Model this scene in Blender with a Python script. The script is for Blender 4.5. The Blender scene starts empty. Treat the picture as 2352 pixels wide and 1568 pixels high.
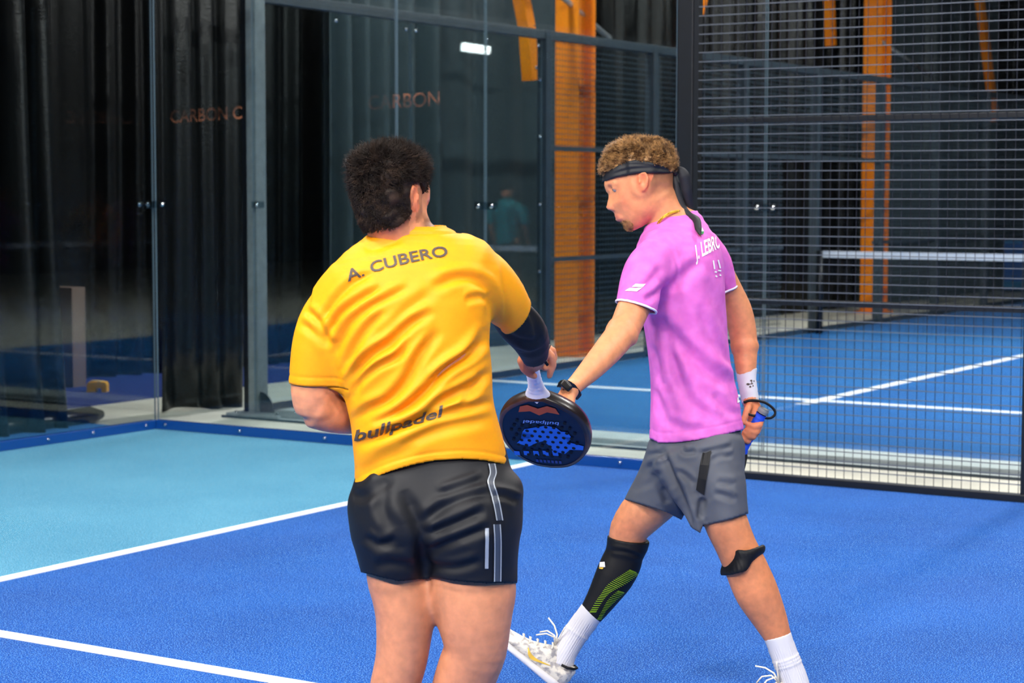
import bpy, bmesh, math, random
import numpy as np
from mathutils import Vector, Matrix
from mathutils.bvhtree import BVHTree
random.seed(7); RNG = np.random.default_rng(7)
SC = bpy.context.scene
COL = SC.collection
# ------------------------------------------------------------------ camera
IW, IH, FPX = 2352, 1568, 4523.0
CAM_C = np.array([9.0943, -9.9584, 1.5853])
CAM_R = np.array([0.84701304, 0.53157012, 0.00145703])
CAM_U = np.array([-0.04079732, 0.06227377, 0.99722493])
CAM_F = np.array([-0.53000424, 0.84472196, -0.07443333])
cam_d = bpy.data.cameras.new('camera'); cam = bpy.data.objects.new('camera', cam_d); COL.objects.link(cam)
cam.matrix_world = Matrix(((CAM_R[0], CAM_U[0], -CAM_F[0], CAM_C[0]), (CAM_R[1], CAM_U[1], -CAM_F[1], CAM_C[1]),
                           (CAM_R[2], CAM_U[2], -CAM_F[2], CAM_C[2]), (0, 0, 0, 1)))
cam_d.sensor_width = 36.0; cam_d.lens = FPX / IW * 36.0; cam_d.clip_end = 200
cam_d.dof.use_dof = True; cam_d.dof.focus_distance = 5.45; cam_d.dof.aperture_fstop = 6.3
SC.camera = cam
# ------------------------------------------------------------------ world, light, exposure
SC.view_settings.view_transform = 'Standard'; SC.view_settings.look = 'None'
SC.view_settings.exposure = 0.0; SC.view_settings.gamma = 1.0; SC.view_settings.use_curve_mapping = False
W = bpy.data.worlds.new('world'); SC.world = W; W.use_nodes = True
W.node_tree.nodes['Background'].inputs[0].default_value = (0.80, 0.88, 1.0, 1)
W.node_tree.nodes['Background'].inputs[1].default_value = 0.05
cy = SC.cycles; cy.max_bounces = 5; cy.diffuse_bounces = 2; cy.glossy_bounces = 3; cy.transmission_bounces = 2; cy.transparent_max_bounces = 14; cy.caustics_reflective = False; cy.caustics_refractive = False; cy.adaptive_threshold = .05; cy.use_light_tree = False; cy.denoising_prefilter = 'FAST'
LAMP_Z = 6.2
LAMPS = [  # x, y, power, long axis along x
    (4.6, -1.2, 260, True), (8.4, -1.2, 260, True), (4.6, -9.2, 300, True), (8.4, -9.2, 300, True), (12.5, -5.0, 320, True), (1.2, -5.0, 200, False),
    (3.2, -14.6, 1150, True), (8.2, -14.6, 1150, True), (13.5, -13.5, 900, True),  # added lamps behind the camera, for frontal light on the players' backs
    (-0.4, 4.0, 230, False), (5.6, 4.5, 420, False), (-0.4, 10.2, 70, False), (5.4, 10.2, 640, False)]
# ------------------------------------------------------------------ helpers
def link(o, parent=None):
    COL.objects.link(o)
    if parent is not None: o.parent = parent
    return o
def meshobj(name, verts, faces, mat=None, parent=None, smooth=False):
    me = bpy.data.meshes.new(name)
    me.from_pydata([tuple(map(float, v)) for v in verts] if not isinstance(verts, np.ndarray) else verts.tolist(), [], faces if not isinstance(faces, np.ndarray) else faces.tolist())
    me.update()
    if smooth: me.polygons.foreach_set('use_smooth', [True] * len(me.polygons))
    o = bpy.data.objects.new(name, me)
    if mat: me.materials.append(mat)
    return link(o, parent)
def tag(o, label, cat, group=None):
    o['label'] = label; o['category'] = cat
    if group: o['group'] = group
    return o
def structure(o, label=None):
    o['kind'] = 'structure'
    if label: o['label'] = label
    return o
def empty(name, loc=(0, 0, 0)):
    o = bpy.data.objects.new(name, None); o.location = loc; o.empty_display_size = 0.1
    return link(o)
BOXF = [(0, 3, 2, 1), (4, 5, 6, 7), (0, 1, 5, 4), (1, 2, 6, 5), (2, 3, 7, 6), (3, 0, 4, 7)]
def boxv(lo, hi):
    (a, b, c), (d, e, f) = lo, hi
    return [(a, b, c), (d, b, c), (d, e, c), (a, e, c), (a, b, f), (d, b, f), (d, e, f), (a, e, f)]
def box(name, lo, hi, mat, parent=None, bev=0.0):
    """a box in world space; when it has a parent at loc, coordinates stay world (parent loc is subtracted)"""
    off = np.array(parent_off(parent))
    o = meshobj(name, [np.array(v) - off for v in boxv(lo, hi)], BOXF, mat, parent)
    if bev:
        m = o.modifiers.new('bevel', 'BEVEL'); m.width = bev; m.segments = 2; m.limit_method = 'ANGLE'
    return o
def parent_off(p):
    off = np.zeros(3)
    while p is not None:
        off += np.array(p.location); p = p.parent
    return off
def tube_data(pts, r, n=8, closed=False, caps=True):
    pts = [np.array(p, float) for p in pts]; N = len(pts)
    rs = [r] * N if np.isscalar(r) else list(r)
    V, F = [], []
    t0 = pts[1] - pts[0]; t0 /= np.linalg.norm(t0)
    a = np.array([0, 0, 1.0]) if abs(t0[2]) < .9 else np.array([1.0, 0, 0])
    u = np.cross(t0, a); u /= np.linalg.norm(u)
    for i in range(N):
        if closed: t = pts[(i + 1) % N] - pts[i - 1]
        else: t = pts[min(i + 1, N - 1)] - pts[max(i - 1, 0)]
        t /= max(np.linalg.norm(t), 1e-9)
        u = u - t * (u @ t); u /= np.linalg.norm(u); v = np.cross(t, u)
        for k in range(n):
            an = 2 * math.pi * k / n
            V.append(pts[i] + rs[i] * (math.cos(an) * u + math.sin(an) * v))
    for i in range(N if closed else N - 1):
        j = (i + 1) % N
        for k in range(n):
            k2 = (k + 1) % n
            F.append((i * n + k, i * n + k2, j * n + k2, j * n + k))
    if caps and not closed:
        F.append(tuple(range(n - 1, -1, -1))); F.append(tuple((N - 1) * n + k for k in range(n)))
    return V, F
def tube(name, pts, r, mat, parent=None, n=8, closed=False, smooth=True):
    off = parent_off(parent)
    V, F = tube_data(pts, r, n, closed)
    return meshobj(name, [v - off for v in V], F, mat, parent, smooth)
def merge(parts):
    V, F = [], []
    for v, f in parts:
        b = len(V); V.extend(v); F.extend([tuple(b + i for i in q) for q in f])
    return V, F
def pix(x, y, d):
    """world point seen at photo pixel x, y at depth d metres along the optical axis"""
    return CAM_C + d * (CAM_F + CAM_R * (x - IW / 2) / FPX - CAM_U * (y - IH / 2) / FPX)
def project(P):
    v = P - CAM_C; z = v @ CAM_F
    return np.stack([IW / 2 + FPX * (v @ CAM_R) / z, IH / 2 - FPX * (v @ CAM_U) / z, z], -1)
def on_plane(x, y, axis, val):
    d = CAM_F + CAM_R * (x - IW / 2) / FPX - CAM_U * (y - IH / 2) / FPX
    return CAM_C + d * (val - CAM_C[axis]) / d[axis]
# ------------------------------------------------------------------ materials
def srgb(r, g, b):
    return tuple(((c / 255) / 12.92 if c / 255 <= .04045 else ((c / 255 + .055) / 1.055) ** 2.4) for c in (r, g, b)) + (1,)
def mat(name, col, rough=.5, metal=0, spec=.5, noise=None, bump=None, sheen=0, emit=None, sss=0, coat=0):
    """noise = (scale, second colour, low, high); bump = (scale, strength, distance)"""
    m = bpy.data.materials.new(name); m.use_nodes = True; nt = m.node_tree; B = nt.nodes['Principled BSDF']
    B.inputs['Base Color'].default_value = col; B.inputs['Roughness'].default_value = rough
    B.inputs['Metallic'].default_value = metal; B.inputs['Specular IOR Level'].default_value = spec
    if sheen: B.inputs['Sheen Weight'].default_value = sheen; B.inputs['Sheen Roughness'].default_value = .4
    if coat: B.inputs['Coat Weight'].default_value = coat; B.inputs['Coat Roughness'].default_value = .1
    if sss:
        B.inputs['Subsurface Weight'].default_value = sss; B.inputs['Subsurface Radius'].default_value = (.02, .008, .004); B.inputs['Subsurface Scale'].default_value = .6
    if emit: B.inputs['Emission Color'].default_value = col; B.inputs['Emission Strength'].default_value = emit
    tc = nt.nodes.new('ShaderNodeTexCoord')
    if noise:
        n = nt.nodes.new('ShaderNodeTexNoise'); n.inputs['Scale'].default_value = noise[0]; n.inputs['Detail'].default_value = 4
        r = nt.nodes.new('ShaderNodeMapRange'); r.inputs[1].default_value = noise[2]; r.inputs[2].default_value = noise[3]
        x = nt.nodes.new('ShaderNodeMix'); x.data_type = 'RGBA'
        x.inputs[6].default_value = col; x.inputs[7].default_value = noise[1]
        nt.links.new(tc.outputs['Object'], n.inputs['Vector']); nt.links.new(n.outputs['Fac'], r.inputs[0])
        nt.links.new(r.outputs[0], x.inputs[0]); nt.links.new(x.outputs[2], B.inputs['Base Color'])
    if bump:
        n2 = nt.nodes.new('ShaderNodeTexNoise'); n2.inputs['Scale'].default_value = bump[0]; n2.inputs['Detail'].default_value = 3
        b = nt.nodes.new('ShaderNodeBump'); b.inputs['Strength'].default_value = bump[1]; b.inputs['Distance'].default_value = bump[2]
        nt.links.new(tc.outputs['Object'], n2.inputs['Vector']); nt.links.new(n2.outputs['Fac'], b.inputs['Height']); nt.links.new(b.outputs[0], B.inputs['Normal'])
    return m
def glass_mat(name, tint, rough=.015):
    """clear pane: Schlick mix of a tinted transparent and a mirror layer"""
    m = bpy.data.materials.new(name); m.use_nodes = True; nt = m.node_tree; nt.nodes.clear()
    out = nt.nodes.new('ShaderNodeOutputMaterial'); g = nt.nodes.new('ShaderNodeNewGeometry')
    dot = nt.nodes.new('ShaderNodeVectorMath'); dot.operation = 'DOT_PRODUCT'
    nt.links.new(g.outputs['Normal'], dot.inputs[0]); nt.links.new(g.outputs['Incoming'], dot.inputs[1])
    def M(op, a, b=None):
        n = nt.nodes.new('ShaderNodeMath'); n.operation = op
        for i, q in enumerate((a, b)):
            if q is None: continue
            if isinstance(q, (int, float)): n.inputs[i].default_value = q
            else: nt.links.new(q, n.inputs[i])
        return n.outputs[0]
    ab = M('ABSOLUTE', dot.outputs['Value']); p5 = M('POWER', M('SUBTRACT', 1.0, ab), 5.0)
    fr = M('MINIMUM', M('ADD', .045, M('MULTIPLY', p5, .955)), 1.0)
    tr = nt.nodes.new('ShaderNodeBsdfTransparent'); tr.inputs[0].default_value = tint
    gl = nt.nodes.new('ShaderNodeBsdfGlossy'); gl.inputs['Roughness'].default_value = rough
    mx = nt.nodes.new('ShaderNodeMixShader'); nt.links.new(fr, mx.inputs[0]); nt.links.new(tr.outputs[0], mx.inputs[1]); nt.links.new(gl.outputs[0], mx.inputs[2])
    nt.links.new(mx.outputs[0], out.inputs[0])
    return m
def turf_mat(name, c1, c2, c3):
    """short sanded carpet: two blues mottled, with pale sand grains lying on it"""
    m = bpy.data.materials.new(name); m.use_nodes = True; nt = m.node_tree; B = nt.nodes['Principled BSDF']
    B.inputs['Roughness'].default_value = .8; B.inputs['Specular IOR Level'].default_value = .10
    B.inputs['Sheen Weight'].default_value = .06; B.inputs['Sheen Roughness'].default_value = .3; B.inputs['Sheen Tint'].default_value = (.75, .85, 1, 1)
    tc = nt.nodes.new('ShaderNodeTexCoord')
    def nz(s, d, lo, hi):
        n = nt.nodes.new('ShaderNodeTexNoise'); n.inputs['Scale'].default_value = s; n.inputs['Detail'].default_value = d
        nt.links.new(tc.outputs['Object'], n.inputs['Vector'])
        r = nt.nodes.new('ShaderNodeMapRange'); r.inputs[1].default_value = lo; r.inputs[2].default_value = hi
        nt.links.new(n.outputs['Fac'], r.inputs[0]); return r.outputs[0], n
    def mix(f, a, b):
        x = nt.nodes.new('ShaderNodeMix'); x.data_type = 'RGBA'
        if isinstance(f, float): x.inputs[0].default_value = f
        else: nt.links.new(f, x.inputs[0])
        for i, q in ((6, a), (7, b)):
            if isinstance(q, tuple): x.inputs[i].default_value = q
            else: nt.links.new(q, x.inputs[i])
        return x.outputs[2]
    f1, _ = nz(1.3, 5, .35, .65); f2, nn = nz(170, 3, .38, .64); f3, _ = nz(210, 3, .55, .64)
    c = mix(f1, c1, c2); dark = mix(.5, c, (0, 0, .03, 1)); c = mix(f2, dark, c); c = mix(f3, c, c3)
    nt.links.new(c, B.inputs['Base Color'])
    b = nt.nodes.new('ShaderNodeBump'); b.inputs['Strength'].default_value = .8; b.inputs['Distance'].default_value = .008
    nt.links.new(nn.outputs['Fac'], b.inputs['Height']); nt.links.new(b.outputs[0], B.inputs['Normal'])
    return m
M_TURF = turf_mat('turf_blue', srgb(3, 76, 170), srgb(6, 88, 186), srgb(110, 172, 240))
M_TURF_L = turf_mat('turf_light_blue', srgb(70, 154, 194), srgb(84, 166, 204), srgb(160, 210, 230))
M_TURF_N = turf_mat('turf_neighbour', srgb(8, 102, 184), srgb(14, 112, 194), srgb(110, 165, 220))
M_LINE = mat('line_white', srgb(235, 238, 245), .7, noise=(60, srgb(215, 222, 238), .3, .7))
M_CONC = mat('concrete_pale', srgb(226, 222, 208), .6, noise=(2.0, srgb(200, 197, 186), .35, .7))
M_GLASS = glass_mat('glass_clear', (.90, .94, .945, 1))
M_EDGE = mat('glass_edge', srgb(94, 112, 124), .3)
M_STEEL = mat('steel_dark_blue', srgb(6, 11, 18), .42, noise=(8, srgb(8, 14, 24), .3, .7))
M_STEEL_G = mat('steel_blue_grey', srgb(134, 142, 146), .45, noise=(14, srgb(118, 126, 130), .3, .7))
M_STEEL_N = mat('steel_slate', srgb(48, 62, 74), .45, noise=(8, srgb(40, 52, 64), .3, .7))
M_CHANNEL = mat('channel_blue', srgb(12, 66, 140), .25, spec=.6)
M_CHROME = mat('chrome', srgb(225, 225, 228), .18, metal=1)
M_ACRYL = glass_mat('clip_clear', (.62, .70, .74, 1), .1)
M_WIRE = mat('wire_slate_lit', srgb(104, 110, 120), .4, metal=.35); M_WIREV = mat('wire_slate_shaded', srgb(8, 16, 36), .6)  # one wire in two tones: level wires coloured as lit, uprights as shaded
M_WIRE_N = mat('wire_neighbour', srgb(74, 92, 104), .4, metal=.3)
M_ORANGE = mat('orange_paint', srgb(255, 146, 16), .45, noise=(3, srgb(250, 130, 8), .3, .7))
M_BLACKC = mat('curtain_black', srgb(5, 7, 9), .27, spec=.45, sheen=.02, bump=(60, .15, .01))
M_GREYC = mat('curtain_grey', srgb(56, 69, 75), .46, spec=.45, sheen=.08, bump=(60, .15, .01))
M_DARK = mat('hall_dark', srgb(14, 17, 20), .8)
M_ROD = mat('rod_galvanised', srgb(190, 196, 200), .35, metal=.5)
# ================================================================== the hall
HX0, HX1, HY0, HY1, HZ = -7.0, 27.0, -16.0, 34.0, 8.5
structure(box('floor', (HX0, HY0, -.12), (HX1, HY1, -.012), M_CONC))
structure(box('ceiling', (HX0, HY0, HZ), (HX1, HY1, HZ + .1), M_DARK))
for nm, lo, hi in (('wall_left', (HX0 - .1, HY0, -.1), (HX0, HY1, HZ)), ('wall_right', (HX1, HY0, -.1), (HX1 + .1, HY1, HZ)),
                   ('wall_front', (HX0, HY0 - .1, -.1), (HX1, HY0, HZ)), ('wall_back', (HX0, HY1, -.1), (HX1, HY1 + .1, HZ))):
    structure(box(nm, lo, hi, M_DARK))
def slab(name, x0, x1, y0, y1, m, z=0.0, t=.012, parent=None):
    return box(name, (x0, y0, z - t), (x1, y1, z), m, parent)
structure(slab('floor_darkener_end', 20.1, HX1, HY0, HY1, M_DARK), 'added dark floor sheet past the far end of the near court, to darken the glass reflection'); structure(slab('floor_darkener_front', HX0, 20.0, HY0, -10.1, M_DARK), 'added dark floor sheet along the camera side of the near court, to darken the glass reflection')  # added unseen dark sheets, so the back glass mirrors dark, not pale concrete
# our court: x 0..20, y -10..0 ; back zone is light blue, service lines 3.05 m from the back wall
turf = structure(slab('court_carpet', 3.05, 16.95, -10, 0, M_TURF), 'blue sanded carpet between the service lines of the near court')
structure(slab('court_carpet_back_zone', 0, 3.05, -10, 0, M_TURF_L), 'light blue carpet behind the service line in the glass corner')
structure(slab('court_carpet_far_zone', 16.95, 20, -10, 0, M_TURF_L), 'light blue carpet behind the far service line')
for x in (3.01, 16.92): slab('service_line', x, x + .075, -10, 0, M_LINE, .003, .003, turf)
slab('centre_line', 2.85, 17.15, -5.037, -4.963, M_LINE, .0035, .003, turf)
# the single court behind the side wall: x 0..6, y 1.5..21
turf2 = structure(slab('court_carpet_neighbour', 0, 6.0, 1.5, 21, M_TURF_N), 'blue carpet of the narrow court beyond the glass')
slab('service_line', 0, 6, 4.06, 4.19, M_LINE, .003, .003, turf2); slab('service_line', 0, 6, 17.85, 17.90, M_LINE, .003, .003, turf2)
slab('centre_line', 3.0, 3.11, 3.80, 18.1, M_LINE, .0035, .003, turf2)
# blue floor glimpsed beyond the back wall and the hall end
structure(slab('court_carpet_beyond_back', -.72, -.06, -12, -.02, M_TURF_N), 'strip of blue carpet outside the back glass')
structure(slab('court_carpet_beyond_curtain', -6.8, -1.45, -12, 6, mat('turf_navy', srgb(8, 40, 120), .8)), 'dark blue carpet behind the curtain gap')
structure(slab('court_carpet_hall_end', -1.5, 8, 22.2, 33, M_TURF_N), 'blue carpet at the far end of the hall')

# ------------------------------------------------------------------ glass walls of our court
def bolt(parent, p, axis, r=.010, name='bolt'):
    p = np.array(p, float); d = np.zeros(3); d[axis] = .008
    V, F = tube_data([p - d, p - d * .2, p + d * .7, p + d], [r, r, r * .8, r * .4], 10)
    off = parent_off(parent)
    return meshobj(name, [v - off for v in V], F, M_CHROME, parent, True)
def pane(parent, lo, hi):
    g = box('glass_pane', lo, hi, M_GLASS, parent)
    g['label'] = 'clear toughened glass pane'
    # polished green edges, one strip on each vertical side
    a = 0 if hi[0] - lo[0] > hi[1] - lo[1] else 1
    for e, s in ((lo[a], 1), (hi[a], -1)):
        l, h = list(lo), list(hi); l[a], h[a] = sorted((e + s * .0003, e + s * .0026))
        for q in range(3):
            if q != a: l[q] -= .0006; h[q] += .0006
        box('polished_edge', l, h, M_EDGE, g)
    return g
def clip(parent, c, axis, horiz, w=.16, single=False):
    """steel clamp plate with two bolts, bridging a seam; axis = wall normal, horiz = in-plane axis"""
    c = np.array(c, float); lo, hi = c.copy(), c.copy()
    lo[axis] -= .012; hi[axis] += .012; lo[horiz] -= w / 2; hi[horiz] += w / 2; lo[2] -= .024; hi[2] += .024
    p = box('clamp_plate', lo, hi, M_ACRYL, parent, .004)
    for s in ((0,) if single else (-1, 1)):
        b = c.copy(); b[horiz] += s * w * .31; b[axis] -= .016
        bolt(p, b, axis, .017)
    return p
side = empty('side_glass_wall', (0, 0, 0))
tag(side, 'clear glass side wall of two panes behind the two players', 'glass wall')
pane(side, (.012, .0, .055), (1.996, .012, 3.0)); pane(side, (2.004, 0, .055), (3.94, .012, 3.0))
box('base_channel', (0.01, -.018, .0), (3.95, .03, .062), M_CHANNEL, side, .004)
for x in (.1, .75, 1.45, 2.2, 2.9, 3.6): bolt(side, (x, -.02, .035), 1)
box('top_rail', (-.04, -.03, 3.0), (3.95, .05, 3.08), M_STEEL, side)
clip(side, (2.0, 0.006, 2.95), 1, 0)
back = empty('back_glass_wall', (0, 0, 0))
tag(back, 'clear glass back wall at the left, meeting the side glass in a corner', 'glass wall')
for k in range(3): pane(back, (-.012, -2.0 * (k + 1) + .004, .055), (0, -2.0 * k - (.004 if k else 0), 3.0))
box('base_channel', (-.03, -6, 0), (.018, -.02, .062), M_CHANNEL, back, .004)
for y in (-.12, -.62, -1.02, -1.6, -2.3, -3.0): bolt(back, (.02, y, .035), 0)
box('top_rail', (-.05, -6, 3.0), (.03, 0, 3.08), M_STEEL, back)
cc = clip(back, (.0, -.075, 1.515), 0, 1, .13); bolt(cc, (.085, -.01, 1.515), 1, .017)
box('clamp_wing', (0.0, -.012, 1.491), (.15, .012, 1.539), M_ACRYL, cc, .004)
# ------------------------------------------------------------------ wire fence of our court
def wires(x0, x1, z0, z1, step, fixed, axis, r, m, parent, rv, mv):
    """welded mesh: thin uprights behind, stouter level wires in front; in-plane axis x (0) or y (1)"""
    off = parent_off(parent); n = 1 - axis
    for up, nm, mt in ((True, 'upright_wires', mv), (False, 'level_wires', m)):
        parts = []; t = x0 if up else z0
        while t < (x1 if up else z1):
            lo, hi = np.zeros(3), np.zeros(3)
            if up: lo[axis], hi[axis] = t - rv, t + rv; lo[2], hi[2] = z0, z1; lo[n], hi[n] = fixed + r, fixed + r + 2 * rv
            else: lo[axis], hi[axis] = x0, x1; lo[2], hi[2] = t - r, t + r; lo[n], hi[n] = fixed - r, fixed + r
            parts.append((boxv(lo, hi), BOXF)); t += step
        V, F = merge(parts); o = meshobj(nm, [np.array(v) - off for v in V], F, mt, parent); o['kind'] = 'stuff'
fence = empty('wire_fence', (4, 0, 0))
tag(fence, 'slate wire mesh fence on steel posts, right of the pink shirt', 'fence')
for x in (3.99, 6.0, 8.0, 10.0):
    box('post', (x - .05, .0, 0), (x + .05, .09, 4.0), M_STEEL, fence, .006)
for z in (1.0, 2.0, 3.0):
    box('rail', (4.04, .012, z - .02), (10, .042, z + .012), M_STEEL, fence, .004)
box('bottom_rail', (4.04, -.01, 0.0), (10, .05, .04), M_STEEL, fence, .004)
box('corner_trim', (4.045, .0, 0), (4.075, .05, 4.0), M_STEEL, fence)
for x in (4.06, 6.05, 8.05): wires(x, x + 1.93, .04, 3.98, .0508, .004, 0, .0025, M_WIRE, fence, .0014, M_WIREV)
# ------------------------------------------------------------------ our net (seen only in the glass reflections)
def net(name, x0, y0, x1, y1, lab, cat='net'):
    e = empty(name, (x0, y0, 0)); tag(e, lab, cat)
    a = np.array([x0, y0, 0]); b = np.array([x1, y1, 0]); L = np.linalg.norm(b - a); d = (b - a) / L; n = np.array([-d[1], d[0], 0])
    def seg(nm, p, q, h, t, m):
        V = []
        for P in (p, q):
            for sz in (-h / 2, h / 2):
                for s in (-t, t): V.append(P + np.array([0, 0, sz]) + n * s - np.array([x0, y0, 0]))
        meshobj(nm, V, [(0, 1, 3, 2), (4, 6, 7, 5), (0, 4, 5, 1), (2, 3, 7, 6), (0, 2, 6, 4), (1, 5, 7, 3)], m, e)
    z = np.array([0, 0, 1.0])
    seg('net_band', a + z * .91, b + z * .91, .075, .008, M_LINE)
    m = mat('net_cord', srgb(30, 34, 40), .8); parts = []
    for i in range(int(L / .1)):
        p = a + d * (.05 + i * .1); parts.append(tube_data([p + z * .02 - a, p + z * .88 - a], .0016, 4, caps=False))
    for k in range(8):
        parts.append(tube_data([z * (.05 + k * .11), d * L + z * (.05 + k * .11)], .0016, 4, caps=False))
    V, F = merge(parts); o = meshobj('net_mesh', V, F, m, e); o['kind'] = 'stuff'
    for P in (a, b): tube('net_post', [P, P + z * .95], .04, M_STEEL, e, 12)
    return e
net('court_net', 10, -.1, 10, -9.7, 'white-banded net of the near court, mirrored faintly in the back glass')
net('court_net', .1, 11.0, 5.95, 11.0, 'white-banded net across the court beyond the wire fence')
# ------------------------------------------------------------------ neighbouring court: its back glass and its side wall
nb = empty('neighbour_back_glass', (0, 1, 0))
tag(nb, 'glass back wall of the narrow court, just behind the near side glass', 'glass wall')
for k in range(3): pane(nb, (.09 if k == 0 else .045 + 2.01 * k, .93, .03), (.045 + 2.01 * k + 2.0, .942, 3.0))
box('plinth', (-.14, .845, -.012), (6.1, 1.5, .004), mat('plinth_grey', srgb(208, 216, 218), .5, noise=(3, srgb(192, 202, 206), .3, .7)), nb, .004)
box('base_channel', (.03, .905, .004), (6.1, .965, .03), M_STEEL_G, nb)
box('front_edge', (-.14, .838, -.012), (6.1, .846, .006), M_STEEL_N, nb)
for k in (1, 2): clip(nb, (.045 + 2.01 * k, .936, 1.51), 1, 0, .17)
cp = box('corner_post', (.0, .97, .02), (.085, 1.09, 4.0), M_STEEL_G, nb, .006); cp['label'] = 'pale blue-grey steel corner post'
box('corner_post_flank', (-.055, .985, .02), (-.001, 1.075, 4.0), M_STEEL, nb, .004)
V, F = tube_data([(0, 0, 0), (.005, 0, 0)], .01, 6)
fp = box('foot_plate', (-.12, .86, .0), (.36, 1.2, .022), M_STEEL_G, nb, .006)
for x, y in ((-.07, .92), (.30, .92), (.30, 1.14)): bolt(fp, (x, y, .026), 2, .014)
gus = [];
for i in range(9):
    a = math.pi / 2 * i / 8; gus.append((.08 + .13 * math.sin(a) * 1.0, .15 * math.cos(a)))
gv = [(x, y, z + .02) for y in (1.0, 1.008) for x, z in [(.08, 0)] + gus]; n = len(gus) + 1
gf = [tuple(range(n)), tuple(range(2 * n - 1, n - 1, -1))] + [(i, (i + 1) % n + 0, (i + 1) % n + n, i + n) for i in range(n)]
meshobj('gusset', [np.array(v) - np.array([0, 1, 0]) for v in gv], gf, M_STEEL_N, fp)
clip(nb, (.13, .936, 1.51), 1, 0, .10, True)
M_STEEL_M = mat('steel_mid', srgb(60, 71, 80), .45, noise=(8, srgb(52, 62, 70), .3, .7))
nb_side = empty('neighbour_side_wall', (-.05, 1, 0))
tag(nb_side, 'slate frame wall of glass then wire mesh along the narrow court, receding right', 'court wall')
XS = -.06
for y0, y1 in ((1.10, 3.08), (3.10, 5.12)): pane(nb_side, (XS - .006, y0, .06), (XS + .006, y1, 2.95))
box('top_rail', (XS - .035, 1.1, 2.96), (XS + .035, 21, 3.04), M_STEEL_M, nb_side, .006)
box('base_rail', (XS - .03, 1.1, 0.0), (XS + .03, 21, .05), M_STEEL_N, nb_side)
for y in (5.17, 7.2, 9.25, 11.2, 13.2, 15.2, 17.2, 19.2, 21.0):
    box('post', (XS - .05, y - .045, 0), (XS + .05, y + .045, 3.04), M_STEEL_N if y < 6 else M_STEEL_M, nb_side, .004)
    if y > 6: box('post_foot', (XS - .16, y - .14, -.01), (XS + .07, y + .14, .02), M_STEEL, nb_side)
    if 6 < y < 10: box('stay_post', (XS - .05, y + .12, 0), (XS + .0, y + .17, 3.0), M_STEEL_M, nb_side)
for y in (2.1, 3.02, 3.16, 4.2, 5.05): bolt(nb_side, (XS + .012, y, 2.9), 0, .018)
for y in (5.08,):
    for z in (.4, .9, 1.5, 2.1, 2.6): bolt(nb_side, (XS + .012, y, z), 0, .014)
for z in (1.0, 2.0):
    for a, b in ((5.2, 10.3), (13.0, 21)): box('rail', (XS - .015, a, z - .02), (XS + .02, b, z + .02), M_STEEL_M, nb_side)
box('rail', (XS - .015, 10.3, 1.98), (XS + .02, 13.0, 2.03), M_STEEL_M, nb_side)
wires(5.22, 10.3, .05, 2.95, .0508, XS, 1, .0028, M_WIRE_N, nb_side, .0016, M_WIRE_N)
wires(10.3, 13.0, 2.03, 2.95, .0508, XS, 1, .0028, M_WIRE_N, nb_side, .0016, M_WIRE_N)
wires(13.0, 20.9, .05, 2.95, .0508, XS, 1, .0028, M_WIRE_N, nb_side, .0016, M_WIRE_N)
# ------------------------------------------------------------------ curtains
def curtain(name, p0, p1, zt, m, lab, pleat=.16, amp=.05, flare=0.0, seed=1, zb=-.005, hem=0.0):
    rng = np.random.default_rng(seed)
    p0, p1 = np.array(p0, float), np.array(p1, float); L = np.linalg.norm(p1 - p0); d = (p1 - p0) / L; n = np.array([-d[1], d[0]])
    nu = max(24, int(L / .018)); nv = 16
    ph, s = [], 0.0
    wv = rng.uniform(.7, 1.5, 400); am = rng.uniform(.35, 1.3, 400)
    V = []
    for j in range(nv + 1):
        f = j / nv; z = zb + (zt - zb) * f
        for i in range(nu + 1):
            t = i / nu * L; q = t / pleat; k = int(q)
            w = math.sin(2 * math.pi * q + 1.3 * math.sin(.9 * q + seed)) * am[k % 400]
            off = amp * w * (1 - .25 * f) + .35 * amp * math.sin(6.1 * q + 2 * seed) * (.4 + .6 * (1 - f))
            off += flare * (1 - f) ** 6 * (.4 + .6 * am[(k * 7) % 400])
            tt = t + .02 * math.sin(1.7 * q + 3 * f)
            P = p0 + d * tt + n * off
            V.append((P[0], P[1], z + (hem * math.sin(2.3 * q) * (1 - f) ** 8)))
    F = [(j * (nu + 1) + i, j * (nu + 1) + i + 1, (j + 1) * (nu + 1) + i + 1, (j + 1) * (nu + 1) + i) for j in range(nv) for i in range(nu)]
    o = meshobj(name, V, F, m, None, True)
    s = o.modifiers.new('thickness', 'SOLIDIFY'); s.thickness = .004
    return tag(o, lab, 'curtain')
c1 = curtain('curtain', (-.80, -7.5), (-.70, -.14), 7.6, M_BLACKC, 'black pleated curtain behind the back glass at far left, dragging on the floor', .26, .09, -.12, 3)
curtain('curtain', (-.68, .80), (-.42, 1.45), 7.6, M_BLACKC, 'bunched dark curtain between the glass corner and the pale steel post', .27, .075, .05, 5, hem=.02)
curtain('curtain', (-3.1, 1.9), (-2.45, 4.75), 7.6, M_BLACKC, 'black pleated curtain just right of the pale steel post', .26, .07, .03, 8)
curtain('curtain', (-2.1, 4.55), (-1.85, 6.1), 7.6, M_GREYC, 'grey pleated curtain behind the head of the orange-shirted player', .32, .15, .03, 11)
curtain('curtain', (-2.05, 6.2), (-2.0, 9.4), 7.6, M_GREYC, 'smooth grey curtain left of the nearer orange column', .9, .03, .02, 13)
curtain('curtain', (-1.95, 9.45), (-1.75, 16.3), 7.6, M_BLACKC, 'long black curtain between the two orange columns', .3, .07, .03, 17)
curtain('curtain', (-1.6, 16.5), (-1.6, 22.3), 7.6, M_GREYC, 'grey pleated curtain right of the farther orange column', .36, .08, .03, 19)
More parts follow.
